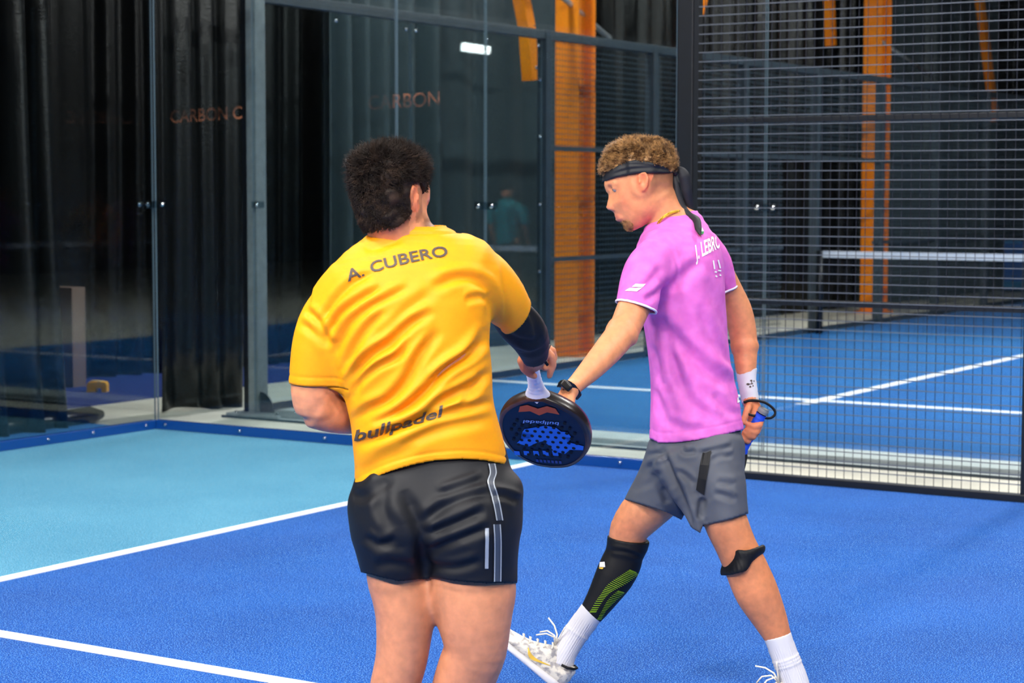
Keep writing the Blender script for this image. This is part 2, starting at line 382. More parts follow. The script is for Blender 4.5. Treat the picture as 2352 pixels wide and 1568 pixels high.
curtain('curtain', (-1.5, 22.7), (8.0, 33.0), 7.6, M_BLACKC, 'black curtain at the far right end of the hall', .4, .08, .03, 23)
V, F = tube_data([(-.66, -7, .05), (-.60, -2, .05), (-.62, -.6, .045), (-.63, .02, .05), (-.64, .14, .045)], [.05, .055, .06, .062, .03], 12)
meshobj('curtain_hem', V, F, M_BLACKC, c1, True)
# ------------------------------------------------------------------ orange steelwork of the hall
def column(x, y, lab, w=.20, d=.30):
    e = empty('steel_column', (x, y, 0)); tag(e, lab, 'column')
    box('flange', (x - w / 2, y - d / 2, 0), (x + w / 2, y - d / 2 + .02, HZ), M_ORANGE, e)
    box('flange', (x - w / 2, y + d / 2 - .02, 0), (x + w / 2, y + d / 2, HZ), M_ORANGE, e)
    box('web', (x - .012, y - d / 2 + .02, 0), (x + .012, y + d / 2 - .02, HZ), M_ORANGE, e)
    box('foot_plate', (x - w / 2 - .06, y - d / 2 - .06, -.01), (x + w / 2 + .06, y + d / 2 + .06, .02), M_ORANGE, e)
    for z in (1.25, 1.95, 2.02, 2.35): bolt(e, (x + .016, y, z), 0, .02)
    return e
col1 = column(-.78, 6.95, 'orange steel column behind the outstretched arms', .26, .34)
col2 = column(-.95, 15.3, 'orange steel column farther off, seen through the wire fence', .26, .34)
def brace(pts, lab, w=.10, t=.05, m=M_ORANGE):
    e = empty('roof_brace', tuple(pts[-1])); tag(e, lab, 'brace')
    off = np.array(pts[-1], float)
    for a, b in zip(pts[:-1], pts[1:]):
        a, b = np.array(a, float), np.array(b, float); d = (b - a) / np.linalg.norm(b - a)
        s = np.cross(d, [1.0, 0, 0]); s /= np.linalg.norm(s); q = np.cross(d, s)
        V = [p + s * i * w / 2 + q * j * t / 2 - off for p in (a, b) for i, j in ((-1, -1), (1, -1), (1, 1), (-1, 1))]
        meshobj('brace_bar', V, [(0, 3, 2, 1), (4, 5, 6, 7), (0, 1, 5, 4), (1, 2, 6, 5), (2, 3, 7, 6), (3, 0, 4, 7)], m, e)
    bolt(e, off + np.array([t / 2 + .01, 0, .12]), 0, .02)
    return e
def bp(x, y, X): return on_plane(x, y, 0, X)
brace([bp(1175, -120, -1.0), bp(1210, 62, -1.0), bp(1219, 184, -1.0)], 'orange roof brace ending behind the glass, left of the near column', .13, .12)
brace([bp(1650, -120, -1.0), bp(1597, 55, -1.0)], 'orange roof brace tip at the top beside the dark fence post', .12, .06)
brace([bp(2232, -150, -1.1), bp(2275, 200, -1.1), bp(2284, 275, -1.1)], 'orange roof brace at the upper right', .17, .1)
brace([bp(1900, -120, -1.5), bp(1908, 105, -1.5)], 'dim orange roof brace left of the farther column', .2, .08)
def rod(col, p, q):
    o = tube('tension_rod', [p, q], .028, M_ROD, col); o['label'] = 'pale steel tension rod'
rod(col1, bp(1230, -60, -.60), bp(1400, 88, -.9)); rod(col2, bp(2020, 92, -.9), bp(2130, 170, -1.2))
# ------------------------------------------------------------------ small things beyond
yb = empty('barrier_foot', (-2.1, 1.62, 0)); tag(yb, 'yellow plastic barrier foot on the floor behind the curtain gap', 'barrier foot')
M_YEL = mat('yellow_plastic', srgb(255, 186, 10), .4)
prof = [(-.10, .0), (-.10, .07), (-.085, .10), (.085, .10), (.10, .07), (.10, .0), (.05, 0), (.045, .04), (-.005, .04), (-.01, 0)]
r2 = (CAM_R[0], CAM_R[1]); pv = []
for s in (-.06, .06):
    for a, z in prof: pv.append((.8 * (a * r2[0] - s * r2[1]), .8 * (a * r2[1] + s * r2[0]), .8 * z))
n = len(prof)
meshobj('foot_body', pv, [tuple(range(n)), tuple(range(2 * n - 1, n - 1, -1))] + [(i, (i + 1) % n, (i + 1) % n + n, i + n) for i in range(n)], M_YEL, yb)
box('foot_cap', (-2.15, 1.59, .08), (-2.05, 1.65, .09), mat('yellow_cap', srgb(235, 200, 120), .5), yb)
pn = box('column_cladding', (-2.75, 1.75, 0), (-2.50, 1.9, .82), mat('cladding_beige', srgb(120, 100, 92), .7), None)
tag(pn, 'beige boxed column foot dimly seen through the curtain gap', 'column')
b0, b1 = on_plane(2304, 664, 1, 22.0), on_plane(2304, 554, 1, 22.0)
bn = empty('sponsor_banner', (b0[0], 22.0, 0)); tag(bn, 'blue banner at the far right edge, beyond the narrow court', 'banner')
box('banner_sheet', (b0[0], 22.0, b0[2]), (b0[0] + 2.4, 22.03, b1[2]), mat('banner_blue', srgb(14, 104, 208), .6), bn)
box('banner_stripe', (b0[0], 21.99, b0[2] + .02), (b0[0] + 2.4, 22.0, b0[2] + .14), mat('banner_cyan', srgb(10, 140, 205), .6), bn)
box('banner_top', (b0[0], 21.99, b1[2] - .03), (b0[0] + .3, 22.0, b1[2] + .02), mat('banner_pale', srgb(60, 150, 220), .6), bn)
for x in (.05, 2.3): box('banner_leg', (b0[0] + x, 22.0, 0), (b0[0] + x + .04, 22.04, b0[2]), M_STEEL, bn)
# faint reflection of text, painted as copper letters onto the side glass
def reflected_text(text, pa, pb, h, parent):
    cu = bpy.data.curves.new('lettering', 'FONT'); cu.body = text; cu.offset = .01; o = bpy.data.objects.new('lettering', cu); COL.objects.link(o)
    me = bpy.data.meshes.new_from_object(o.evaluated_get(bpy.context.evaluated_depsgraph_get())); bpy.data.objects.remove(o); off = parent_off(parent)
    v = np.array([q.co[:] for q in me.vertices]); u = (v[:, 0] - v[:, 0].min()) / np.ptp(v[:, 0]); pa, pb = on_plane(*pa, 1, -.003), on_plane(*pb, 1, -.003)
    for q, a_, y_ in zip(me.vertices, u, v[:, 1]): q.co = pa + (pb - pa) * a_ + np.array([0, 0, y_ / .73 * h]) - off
    me.materials.append(M_REFLTEXT); return link(bpy.data.objects.new('lettering', me), parent)
M_REFLTEXT = bpy.data.materials.new('reflected_text_copper'); M_REFLTEXT.use_nodes = True; nt_ = M_REFLTEXT.node_tree
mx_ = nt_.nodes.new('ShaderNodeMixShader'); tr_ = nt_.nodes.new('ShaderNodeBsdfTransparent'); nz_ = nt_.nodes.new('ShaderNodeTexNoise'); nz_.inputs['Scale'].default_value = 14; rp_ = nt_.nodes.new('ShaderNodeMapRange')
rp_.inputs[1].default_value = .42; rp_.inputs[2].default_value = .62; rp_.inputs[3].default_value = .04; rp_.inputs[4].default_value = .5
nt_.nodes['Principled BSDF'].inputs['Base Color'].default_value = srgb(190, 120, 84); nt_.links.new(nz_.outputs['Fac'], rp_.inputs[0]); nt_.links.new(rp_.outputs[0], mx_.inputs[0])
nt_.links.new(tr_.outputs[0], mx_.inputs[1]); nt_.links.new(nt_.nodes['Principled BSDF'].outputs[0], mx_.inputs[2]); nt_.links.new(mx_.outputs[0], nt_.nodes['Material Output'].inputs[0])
reflected_text('CARBON C', (392, 282), (556, 272), .085, side); reflected_text('CARBON', (846, 252), (1010, 242), .09, side)
# hanging strip lamp and a distant player, met only as reflections in the panes of the narrow court
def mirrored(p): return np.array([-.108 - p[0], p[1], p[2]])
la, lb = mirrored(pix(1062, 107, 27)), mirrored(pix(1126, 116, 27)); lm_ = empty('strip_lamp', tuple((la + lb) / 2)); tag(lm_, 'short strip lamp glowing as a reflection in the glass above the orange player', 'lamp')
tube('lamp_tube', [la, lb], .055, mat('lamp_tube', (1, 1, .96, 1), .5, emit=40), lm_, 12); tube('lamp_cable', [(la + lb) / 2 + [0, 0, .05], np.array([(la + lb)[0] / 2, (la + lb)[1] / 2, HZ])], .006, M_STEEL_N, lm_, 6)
# ------------------------------------------------------------------ lamps
M_LAMP = mat('lamp_diffuser', (1, .97, .92, 1), .5, emit=8)
M_LAMP.cycles.emission_sampling = 'NONE'      # the area light beneath each diffuser carries its light
M_HOUS = mat('lamp_housing', srgb(60, 64, 70), .5)
NAMES = ['over the near court beside the wire fence', 'over the near court toward the net', 'over the camera side of the near court', 'over the net on the camera side', 'over the far half of the near court', 'over the back glass', 'behind the camera, left, added for frontal light', 'behind the camera, middle, added for frontal light', 'behind the camera, right, added for frontal light',
         'beside the nearer orange column', 'over the plinth end of the narrow court', 'beside the farther orange column', 'over the narrow court by its net']
for (x, y, pw, ax), nm in zip(LAMPS, NAMES):
    e = empty('linear_lamp', (x, y, LAMP_Z)); tag(e, 'slim hanging lamp ' + nm, 'lamp', 'hall lamps')
    L, w = 1.6, .32
    a, b = (L / 2, w / 2) if ax else (w / 2, L / 2)
    box('lamp_housing', (x - a, y - b, LAMP_Z), (x + a, y + b, LAMP_Z + .06), M_HOUS, e)
    box('diffuser', (x - a * .97, y - b * .9, LAMP_Z - .012), (x + a * .97, y + b * .9, LAMP_Z), M_LAMP, e)
    for s in (-1, 1):
        q = (x + (s * a * .8 if ax else 0), y + (0 if ax else s * b * .8))
        tube('suspension_cable', [(q[0], q[1], LAMP_Z + .06), (q[0], q[1], HZ)], .004, M_STEEL_N, e, 6)
    ld = bpy.data.lights.new('lamp_light', 'AREA'); ld.shape = 'RECTANGLE'; ld.size = L if ax else w; ld.size_y = w if ax else L
    ld.energy = pw; ld.color = (1, .965, .92)
    lo = bpy.data.objects.new('lamp_light', ld); COL.objects.link(lo); lo.parent = e; lo.location = (0, 0, -.03)
# ================================================================== modelling kit for bodies and cloth: distance fields on a grid, meshed
CB = np.stack([CAM_R, CAM_U, CAM_F])            # rows: camera axes; fields live in these axes (metres), meshes are turned back to world
def to_world(q): return CAM_C + q @ CB
def to_cam(P): return (np.asarray(P, float) - CAM_C) @ CB.T
def pc(x, y, d): return np.array([(x - IW / 2) / FPX * d, -(y - IH / 2) / FPX * d, d])
def cpx(q): return IW / 2 + FPX * q[..., 0] / q[..., 2], IH / 2 - FPX * q[..., 1] / q[..., 2]
class Field:
    def __init__(s, lo, hi, h):
        s.lo = np.array(lo, float); s.h = h; s.n = np.ceil((np.array(hi) - s.lo) / h).astype(int) + 1
        s.F = np.full(s.n, .08, np.float32); s.clips = []
    def region(s, lo, hi):
        a = np.clip(np.floor((lo - s.lo) / s.h).astype(int), 0, s.n - 1); b = np.clip(np.ceil((hi - s.lo) / s.h).astype(int) + 1, 1, s.n)
        if np.any(b <= a) or np.any(hi < s.lo) or np.any(lo > s.lo + s.h * (s.n - 1)): return None, None
        sl = tuple(slice(i, j) for i, j in zip(a, b))
        ax = [(s.lo[k] + s.h * np.arange(a[k], b[k])).astype(np.float32) for k in range(3)]
        return sl, np.stack(np.meshgrid(*ax, indexing='ij'), -1)
    def blend(s, sl, f, k, mode='add'):
        A = s.F[sl]; f = f.astype(np.float32)
        if mode == 'cut': f = -f; A = -A; 
        if mode == 'cut':
            # max(A0, -f0) = -min(-A0, f0)
            f = -f; h = np.clip(.5 + .5 * (f - A) / max(k, 1e-6), 0, 1); s.F[sl] = -(f * (1 - h) + A * h - k * h * (1 - h)); return
        h = np.clip(.5 + .5 * (f - A) / max(k, 1e-6), 0, 1)
        s.F[sl] = f * (1 - h) + A * h - k * h * (1 - h)
    def segs(s, C, a, b, U, k, mode='add', capk=.45, clips=(), pw=2.0, solo=None):
        """sweep an ellipse (half axes a along U, b across) through the points C"""
        C = np.asarray(C, float); a = np.asarray(a, float); b = np.asarray(b, float)
        m = max(a.max(), b.max()) + k + .02
        lo, hi = C.min(0) - m, C.max(0) + m
        sl, P = s.region(lo, hi)
        if sl is None: return
        best = np.full(P.shape[:-1], .2, np.float32); o = np.array([x.start for x in sl])
        N = len(C)
        for i in range(N - 1):
            w = C[i + 1] - C[i]; L = np.linalg.norm(w)
            if L < 1e-6: continue
            w = w / L; u = U[i] - w * (U[i] @ w); u = u / np.linalg.norm(u); v = np.cross(w, u)
            am, bm_ = max(a[i], a[i + 1]), max(b[i], b[i + 1]); ce = min(am, bm_) * capk if i in (0, N - 2) else .012
            ext = np.abs(u) * am + np.abs(v) * bm_ + np.abs(w) * ce + k * .6 + .008
            l2, h2 = np.maximum(np.minimum(C[i], C[i + 1]) - ext, lo), np.minimum(np.maximum(C[i], C[i + 1]) + ext, hi)
            if np.any(h2 <= l2): continue
            s2, Q = s.region(l2, h2)
            if s2 is None: continue
            loc = tuple(slice(x.start - o[q], x.stop - o[q]) for q, x in enumerate(s2))
            D = Q - C[i].astype(np.float32); t0 = D @ w.astype(np.float32); t = np.clip(t0 / L, 0, 1)
            aa = a[i] + (a[i + 1] - a[i]) * t; bb = b[i] + (b[i + 1] - b[i]) * t; mn = np.minimum(aa, bb)
            du = np.abs(D @ u.astype(np.float32)) / aa; dv = np.abs(D @ v.astype(np.float32)) / bb; dw = (t0 - t * L) / (mn * capk)
            if pw == 2.0: kk = np.sqrt(du * du + dv * dv + dw * dw)
            else: kk = ((du ** pw + dv ** pw) ** (2 / pw) + dw * dw) ** .5
            best[loc] = np.minimum(best[loc], (kk - 1) * mn)
        for p, nrm in clips: best = np.maximum(best, (P - np.asarray(p, np.float32)) @ np.asarray(nrm, np.float32)); s.clips.append((np.array(p), np.array(nrm), m))
        s.blend(sl, best, k, mode)
    def chain(s, rings, k=.02, shrink=0.0, capk=.45, clip_end=False, clip_start=False, mode='add', pw=2.0, rot=None):
        """rings: (px, py, depth, half width px, half thickness m)"""
        R = np.array([r[:5] for r in rings], float); n = len(R); out = []
        for i in range(n - 1):
            p0, p1, p2, p3 = R[max(i - 1, 0)], R[i], R[i + 1], R[min(i + 2, n - 1)]
            m = max(2, int(np.hypot(*(p2 - p1)[:2]) / 13))
            for j in range(m):
                t = j / m; out.append(.5 * ((2 * p1) + (-p0 + p2) * t + (2 * p0 - 5 * p1 + 4 * p2 - p3) * t * t + (-p0 + 3 * p1 - 3 * p2 + p3) * t ** 3))
        out.append(R[-1]); out = np.array(out)
        C = np.array([pc(*o[:3]) for o in out]); a = np.maximum(out[:, 3] / FPX * out[:, 2] - shrink, .003); b = np.maximum(out[:, 4] - shrink, .003)
        T = np.gradient(C, axis=0); T /= np.linalg.norm(T, axis=1)[:, None]
        V = np.array([0, 0, 1.0]); U = np.array([np.cross(t, V) if np.linalg.norm(np.cross(t, V)) > .2 else np.array([1.0, 0, 0]) for t in T])
        if rot is not None:   # turn the ellipse about the bone
            U = np.array([u / np.linalg.norm(u) * math.cos(rot) + np.cross(t, u / np.linalg.norm(u)) * math.sin(rot) for u, t in zip(U, T)])
        cl = []
        if clip_end: cl.append((C[-1], T[-1] if clip_end is True else np.array(clip_end) / np.linalg.norm(clip_end)))
        if clip_start: cl.append((C[0], -T[0] if clip_start is True else np.array(clip_start) / np.linalg.norm(clip_start)))
        s.segs(C, a, b, U[:-1], k, mode, capk, cl, pw)
        return C
    def limb(s, pts, rad, k=.006, mode='add'):
        """round tapered tube through camera-space points"""
        C = np.asarray(pts, float); r = np.full(len(C), rad) if np.isscalar(rad) else np.asarray(rad, float)
        T = np.diff(C, axis=0); U = []
        for t in T:
            t = t / np.linalg.norm(t); u = np.cross(t, [.3, .5, .81]); U.append(u / np.linalg.norm(u))
        s.segs(C, r, r, U, k, mode, 1.0)
    def ball(s, c, r, k=.01, mode='add', axes=None):
        c = np.array(c, float); r = np.array([r] * 3 if np.isscalar(r) else r, float); A = np.eye(3) if axes is None else np.array(axes, float)
        m = r.max() + k + .01; sl, P = s.region(c - m, c + m)
        if sl is None: return
        D = (P - c.astype(np.float32)) @ A.T.astype(np.float32) / r.astype(np.float32); q = np.sqrt((D * D).sum(-1))
        s.blend(sl, (q - 1) * r.min(), k, mode)
    def clip_fn(s, fn):
        """fn(points) > 0 is cut away everywhere"""
        for i in range(0, s.n[0], 16):
            j = min(i + 16, s.n[0]); ax = [s.lo[0] + s.h * np.arange(i, j), s.lo[1] + s.h * np.arange(s.n[1]), s.lo[2] + s.h * np.arange(s.n[2])]
            P = np.stack(np.meshgrid(*ax, indexing='ij'), -1); s.F[i:j] = np.maximum(s.F[i:j], fn(P))
    def mesh(s, smooth=2):
        F = s.F; ins = F < 0
        cnt = np.zeros(s.n - 1, np.int8)
        for d in np.ndindex(2, 2, 2): cnt += ins[d[0]:s.n[0] - 1 + d[0], d[1]:s.n[1] - 1 + d[1], d[2]:s.n[2] - 1 + d[2]]
        mix = (cnt > 0) & (cnt < 8); idx = np.argwhere(mix); N = len(idx)
        vid = np.full(s.n - 1, -1, np.int32); vid[mix] = np.arange(N)
        cor = {d: F[idx[:, 0] + d[0], idx[:, 1] + d[1], idx[:, 2] + d[2]] for d in np.ndindex(2, 2, 2)}
        acc = np.zeros((N, 3)); c = np.zeros(N)
        for d in np.ndindex(2, 2, 2):
            for ax in range(3):
                if d[ax]: continue
                e = list(d); e[ax] = 1; A, B = cor[d], cor[tuple(e)]; m = (A < 0) != (B < 0)
                t = np.where(m, A / np.where(m, A - B, 1), 0); p = np.tile(np.array(d, float), (N, 1)); p[:, ax] += t
                acc[m] += p[m]; c[m] += 1
        V = s.lo + s.h * (idx + acc / c[:, None])
        Q = []
        for ax in range(3):
            b, cc = (ax + 1) % 3, (ax + 2) % 3
            sh = [slice(None)] * 3; sh2 = [slice(None)] * 3; sh[ax] = slice(0, -1); sh2[ax] = slice(1, None)
            A, B = ins[tuple(sh)], ins[tuple(sh2)]; E = np.argwhere(A != B)
            E = E[(E[:, b] > 0) & (E[:, cc] > 0) & (E[:, b] < s.n[b] - 1) & (E[:, cc] < s.n[cc] - 1)]
            fl = A[tuple(E.T)]
            def g(db, dc):
                q = E.copy(); q[:, b] -= db; q[:, cc] -= dc; return vid[tuple(q.T)]
            q = np.stack([g(0, 0), g(1, 0), g(1, 1), g(0, 1)], -1); q[~fl] = q[~fl][:, ::-1]
            Q.append(q)
        Q = np.concatenate(Q); Q = Q[(Q >= 0).all(1)]
        for _ in range(smooth): V = lap(V, Q, .5)
        return V, Q
def lap(V, Q, f=.5):
    e = np.concatenate([Q[:, [0, 1]], Q[:, [1, 2]], Q[:, [2, 3]], Q[:, [3, 0]]]); e = np.concatenate([e, e[:, ::-1]])
    n = np.bincount(e[:, 0], minlength=len(V)); S = np.stack([np.bincount(e[:, 0], V[e[:, 1], k], len(V)) for k in range(3)], -1)
    ok = n > 0; V = V.copy(); V[ok] = (1 - f) * V[ok] + f * S[ok] / n[ok, None]; return V
def vnormals(V, Q):
    n = np.cross(V[Q[:, 2]] - V[Q[:, 0]], V[Q[:, 3]] - V[Q[:, 1]])
    N = np.zeros_like(V)
    for k in range(4):
        for c in range(3): N[:, c] += np.bincount(Q[:, k], n[:, c], len(V))
    return N / np.maximum(np.linalg.norm(N, axis=1), 1e-12)[:, None]
def drop_faces(V, Q, kill):
    Q = Q[~kill]; used = np.zeros(len(V), bool); used[Q.ravel()] = True
    m = np.cumsum(used) - 1; return V[used], m[Q], used
def snap_edges(V, Q, hem=None, clips=(), tol=.011, rad=.13):
    """pull the open edges of a garment exactly onto its hem line and cuff planes"""
    e = np.concatenate([Q[:, [0, 1]], Q[:, [1, 2]], Q[:, [2, 3]], Q[:, [3, 0]]]); k = np.sort(e, 1); u, inv, c = np.unique(k, axis=0, return_inverse=True, return_counts=True)
    be = u[c == 1]; bv = np.zeros(len(V), bool); bv[be.ravel()] = True; V = V.copy(); e2 = np.concatenate([be, be[:, ::-1]])
    for it in range(4):
        n = np.bincount(e2[:, 0], minlength=len(V)); S = np.stack([np.bincount(e2[:, 0], V[e2[:, 1], q], len(V)) for q in range(3)], -1); ok = bv & (n > 0); V[ok] = .4 * V[ok] + .6 * S[ok] / n[ok, None]
        if hem is not None:
            d = hem(V); m = bv & (np.abs(d) < tol); V[m, 1] += d[m]
        for p, nn, _ in clips:
            d = (V - p) @ nn; m = bv & (np.abs(d) < tol) & (np.linalg.norm(V - p, axis=1) < rad); V[m] -= d[m, None] * nn
    return V
def add_mesh(name, V, Q, m, parent, colors=None, solid=0.0, world=False):
    W = V if world else to_world(V); off = parent_off(parent)
    if not world: Q = Q[:, ::-1]      # the camera axes are left-handed: turn the faces outward again
    me = bpy.data.meshes.new(name); me.from_pydata((W - off).tolist(), [], Q.tolist()); me.update()
    me.polygons.foreach_set('use_smooth', np.ones(len(Q), bool)); me.materials.append(m)
    if colors is not None:
        at = me.color_attributes.new('tint', 'FLOAT_COLOR', 'POINT'); c4 = np.ones((len(V), 4), np.float32); c4[:, :3] = colors; at.data.foreach_set('color', c4.ravel())
    o = bpy.data.objects.new(name, me); link(o, parent)
    if solid: s = o.modifiers.new('thickness', 'SOLIDIFY'); s.thickness = solid; s.offset = -1
    return o
def poly_sd(poly, X, Y):
    """signed distance (negative inside) to a 2-d polygon"""
    p = np.array(poly, float); d = np.full(X.shape, 1e9); inside = np.zeros(X.shape, bool)
    for i in range(len(p)):
        a, b = p[i], p[(i + 1) % len(p)]; e = b - a; wx, wy = X - a[0], Y - a[1]
        t = np.clip((wx * e[0] + wy * e[1]) / (e @ e), 0, 1); d = np.minimum(d, (wx - t * e[0]) ** 2 + (wy - t * e[1]) ** 2)
        c = ((a[1] > Y) != (b[1] > Y)); xx = e[0] * (Y - a[1]) / (e[1] if abs(e[1]) > 1e-12 else 1e-12) + a[0]; inside ^= c & (X < xx)
    d = np.sqrt(d); return np.where(inside, -d, d)
def poly_dist(pts, X, Y):
    d = np.full(X.shape, 1e9); sg = np.zeros(X.shape); tt = np.zeros(X.shape); p = np.array(pts, float)
    L = np.concatenate([[0], np.cumsum(np.hypot(*(np.diff(p, axis=0).T)))])
    for i in range(len(p) - 1):
        a, b = p[i], p[i + 1]; e = b - a; l = np.hypot(*e); wx, wy = X - a[0], Y - a[1]; t = np.clip((wx * e[0] + wy * e[1]) / (e @ e), 0, 1)
        q = np.hypot(wx - t * e[0], wy - t * e[1]); m = q < d; d = np.where(m, q, d); sg = np.where(m, np.sign(wx * e[1] - wy * e[0]), sg); tt = np.where(m, (L[i] + t * l) / L[-1], tt)
    return d, sg, tt
def smooth_line(pts, n=6):
    p = np.array(pts, float); out = []
    for i in range(len(p) - 1):
        p0, p1, p2, p3 = p[max(i - 1, 0)], p[i], p[i + 1], p[min(i + 2, len(p) - 1)]
        for j in range(n):
            t = j / n; out.append(.5 * ((2 * p1) + (-p0 + p2) * t + (2 * p0 - 5 * p1 + 4 * p2 - p3) * t * t + (-p0 + 3 * p1 - 3 * p2 + p3) * t ** 3))
    out.append(p[-1]); return out
def fold(V, Q, lines, back=False):
    """press creases into cloth: each line is (points, depth of trough m, width px, ridge m)"""
    N = vnormals(V, Q); x, y = cpx(V); front = np.clip(-N[:, 2] * 3, 0, 1) if not back else 1.0
    D = np.zeros(len(V))
    for pts, amp, w, ridge in lines:
        sl = smooth_line(pts); d, sg, t = poly_dist(sl, x, y); s = d * sg / w; e = np.clip(np.minimum(t, 1 - t) / .18, 0, 1) ** .8
        D += e * (-amp * np.exp(-s * s) + ridge * np.exp(-(s - 1.7) ** 2) + .5 * ridge * np.exp(-(s + 1.7) ** 2))
    return V + N * (D * front)[:, None]
def ripple(V, Q, amp, sc, seed, stretch=(1, 1, 1)):
    """soft irregular cloth relief"""
    rng = np.random.default_rng(seed); N = vnormals(V, Q); D = np.zeros(len(V)); S = V * np.array(stretch)
    for i in range(9):
        k = rng.normal(size=3); k /= np.linalg.norm(k); f = sc * rng.uniform(.6, 1.8); D += np.sin(S @ k * f + rng.uniform(0, 6) + 1.5 * np.sin(S @ rng.normal(size=3) * f * .4)) / 9 * 2
    return V + N * (amp * D)[:, None]
# ------------------------------------------------------------------ a head, drawn once in profile (metres: x forward, y up), pushed out sideways
HEAD_PX = [(1470, 328), (1440, 333), (1412, 350), (1396, 378), (1389, 405), (1387, 425), (1392, 439), (1397.5, 446), (1397, 456), (1394, 468), (1392.5, 476), (1396, 482), (1405, 483.5), (1410, 488), (1415, 495), (1421, 500),
           (1419, 507), (1430, 511.5), (1432, 519), (1438, 528), (1455, 530), (1475, 521), (1497, 503), (1518, 486), (1541, 455), (1547, 425), (1548, 395), (1545, 365), (1530, 343), (1505, 331)]
HEAD = [((1470 - x) / 741, (420 - y) / 741) for x, y in HEAD_PX]
HT = [((1480, 390), .074), ((1530, 400), .062), ((1405, 395), .060), ((1396, 428), .052), ((1399, 449), .014), ((1399, 475), .0175), ((1420, 440), .058), ((1432, 462), .058), ((1420, 497), .032), ((1440, 520), .030), ((1490, 480), .060), ((1475, 430), .071), ((1515, 455), .056), ((1470, 345), .07), ((1452, 500), .046), ((1413, 462), .046), ((1410, 484), .034), ((1428, 484), .046), ((1445, 480), .056)]
HTm = np.array([((1470 - x) / 741, (420 - y) / 741, t) for (x, y), t in HT])
def head_field(X, Y, Z):
    """X forward, Y up, Z side"""
    d = poly_sd(HEAD, X, Y); w = np.zeros(X.shape); T = np.zeros(X.shape)
    for hx, hy, t in HTm:
        g = np.exp(-((X - hx) ** 2 + (Y - hy) ** 2) / (2 * .017 ** 2)) + 1e-9; w += g; T += g * t
    T /= w; q = np.clip(-d / .062, 0, 1); h = T * np.sqrt(1 - (1 - q) ** 2)
    zz = np.abs(Z); ins = (zz - h) * .75
    f = np.where(d < 0, np.where(zz < h, np.maximum(ins, -np.minimum(-d, .03)), ins), np.sqrt(np.maximum(d, 0) ** 2 + (zz * .9) ** 2))
    return f
def head_frame(c, front, up):
    f = np.array(front, float); f /= np.linalg.norm(f); u = np.array(up, float); u -= f * (u @ f); u /= np.linalg.norm(u); s = np.cross(f, u)
    return np.array(c, float), np.stack([f, u, s])
def add_head(F, c, A, scale, k=.012, grow=0.0):
    m = .17 * scale; sl, P = F.region(c - m, c + m); L = ((P - c.astype(np.float32)) @ A.T) / scale
    F.blend(sl, head_field(L[..., 0], L[..., 1], L[..., 2]) * scale - grow, k)
def add_ear(F, c, A, scale, side):
    """ear: shell with rim, hollow and lobe"""
    def at(x, y, z): return c + (np.array([x, y, z * side]) * scale) @ A
    e = at(-.009, -.003, .068); ax = np.stack([A[0] * .80 - A[2] * side * .35, A[1], A[2] * side * .8 + A[0] * .5]); ax = np.array([v / np.linalg.norm(v) for v in ax])
    F.ball(e + A[2] * side * .004, np.array([.0165, .027, .011]) * scale, .006, axes=ax)
    F.ball(at(-.007, .001, .086), np.array([.0085, .0165, .010]) * scale, .004, 'cut', axes=ax)
    F.limb([at(.004, .012, .077), at(-.003, .023, .079), at(-.015, .024, .083), at(-.024, .010, .084), at(-.022, -.010, .081), at(-.010, -.028, .075)], [.0035 * scale, .004 * scale, .0042 * scale, .004 * scale, .004 * scale, .0055 * scale], .003)
    F.limb([at(.003, .004, .078), at(.002, -.006, .079)], .004 * scale, .003)
def add_hand(F, W, d, n, side, curl, scale=1.0, thumb=(.5, .6), spread=.10):
    """palm, four fingers and thumb. d: finger direction, n: palm normal (camera space), side: +1 when the thumb lies along cross(d, n)"""
    d = np.array(d, float); d /= np.linalg.norm(d); n = np.array(n, float); n -= d * (n @ d); n /= np.linalg.norm(n); l = np.cross(d, n) * side
    W = np.array(W, float); s = scale
    C = [W - d * .02 * s, W + d * .01 * s, W + d * .045 * s, W + d * .082 * s]
    F.segs(C, np.array([.027, .029, .040, .041]) * s, np.array([.021, .019, .016, .0135]) * s, [l] * 3, .012, 'add', .5, (), 2.6)
    for i, (off, ln, r) in enumerate(((.031, .072, .0088), (.0105, .080, .0092), (-.0105, .074, .0088), (-.030, .058, .0076))):
        p = W + d * (.080 - .004 * abs(i - 1)) * s + l * off * s; ang = 0.0; pts = [p - d * .02 * s, p]; sp = spread * (1.2 - i) * .8
        base = d * math.cos(sp) + l * math.sin(sp)
        for j, fr in enumerate((.45, .30, .25)):
            cj = curl[j] if np.isscalar(curl[j]) else curl[j][i]
            ang += cj; p = p + (base * math.cos(ang) + n * math.sin(ang)) * ln * fr * s; pts.append(p)
        F.limb(pts, np.array([r * 1.02, r * 1.06, r, r * .93, r * .78]) * s, .0028)
    t0 = W + d * .022 * s + l * .030 * s + n * .006 * s; a, b = thumb
    p1 = t0 + (d * .75 + l * .55 + n * .25 * a) * .036 * s; p2 = p1 + (d * .85 + l * (.3 - .6 * b) + n * .7 * a) * .030 * s; p3 = p2 + (d * .8 + l * (.1 - .9 * b) + n * .6 * a) * .024 * s
    F.limb([t0 - d * .012 * s - l * .008 * s, t0, p1, p2, p3], np.array([.014, .0145, .0112, .0100, .0080]) * s, .006)
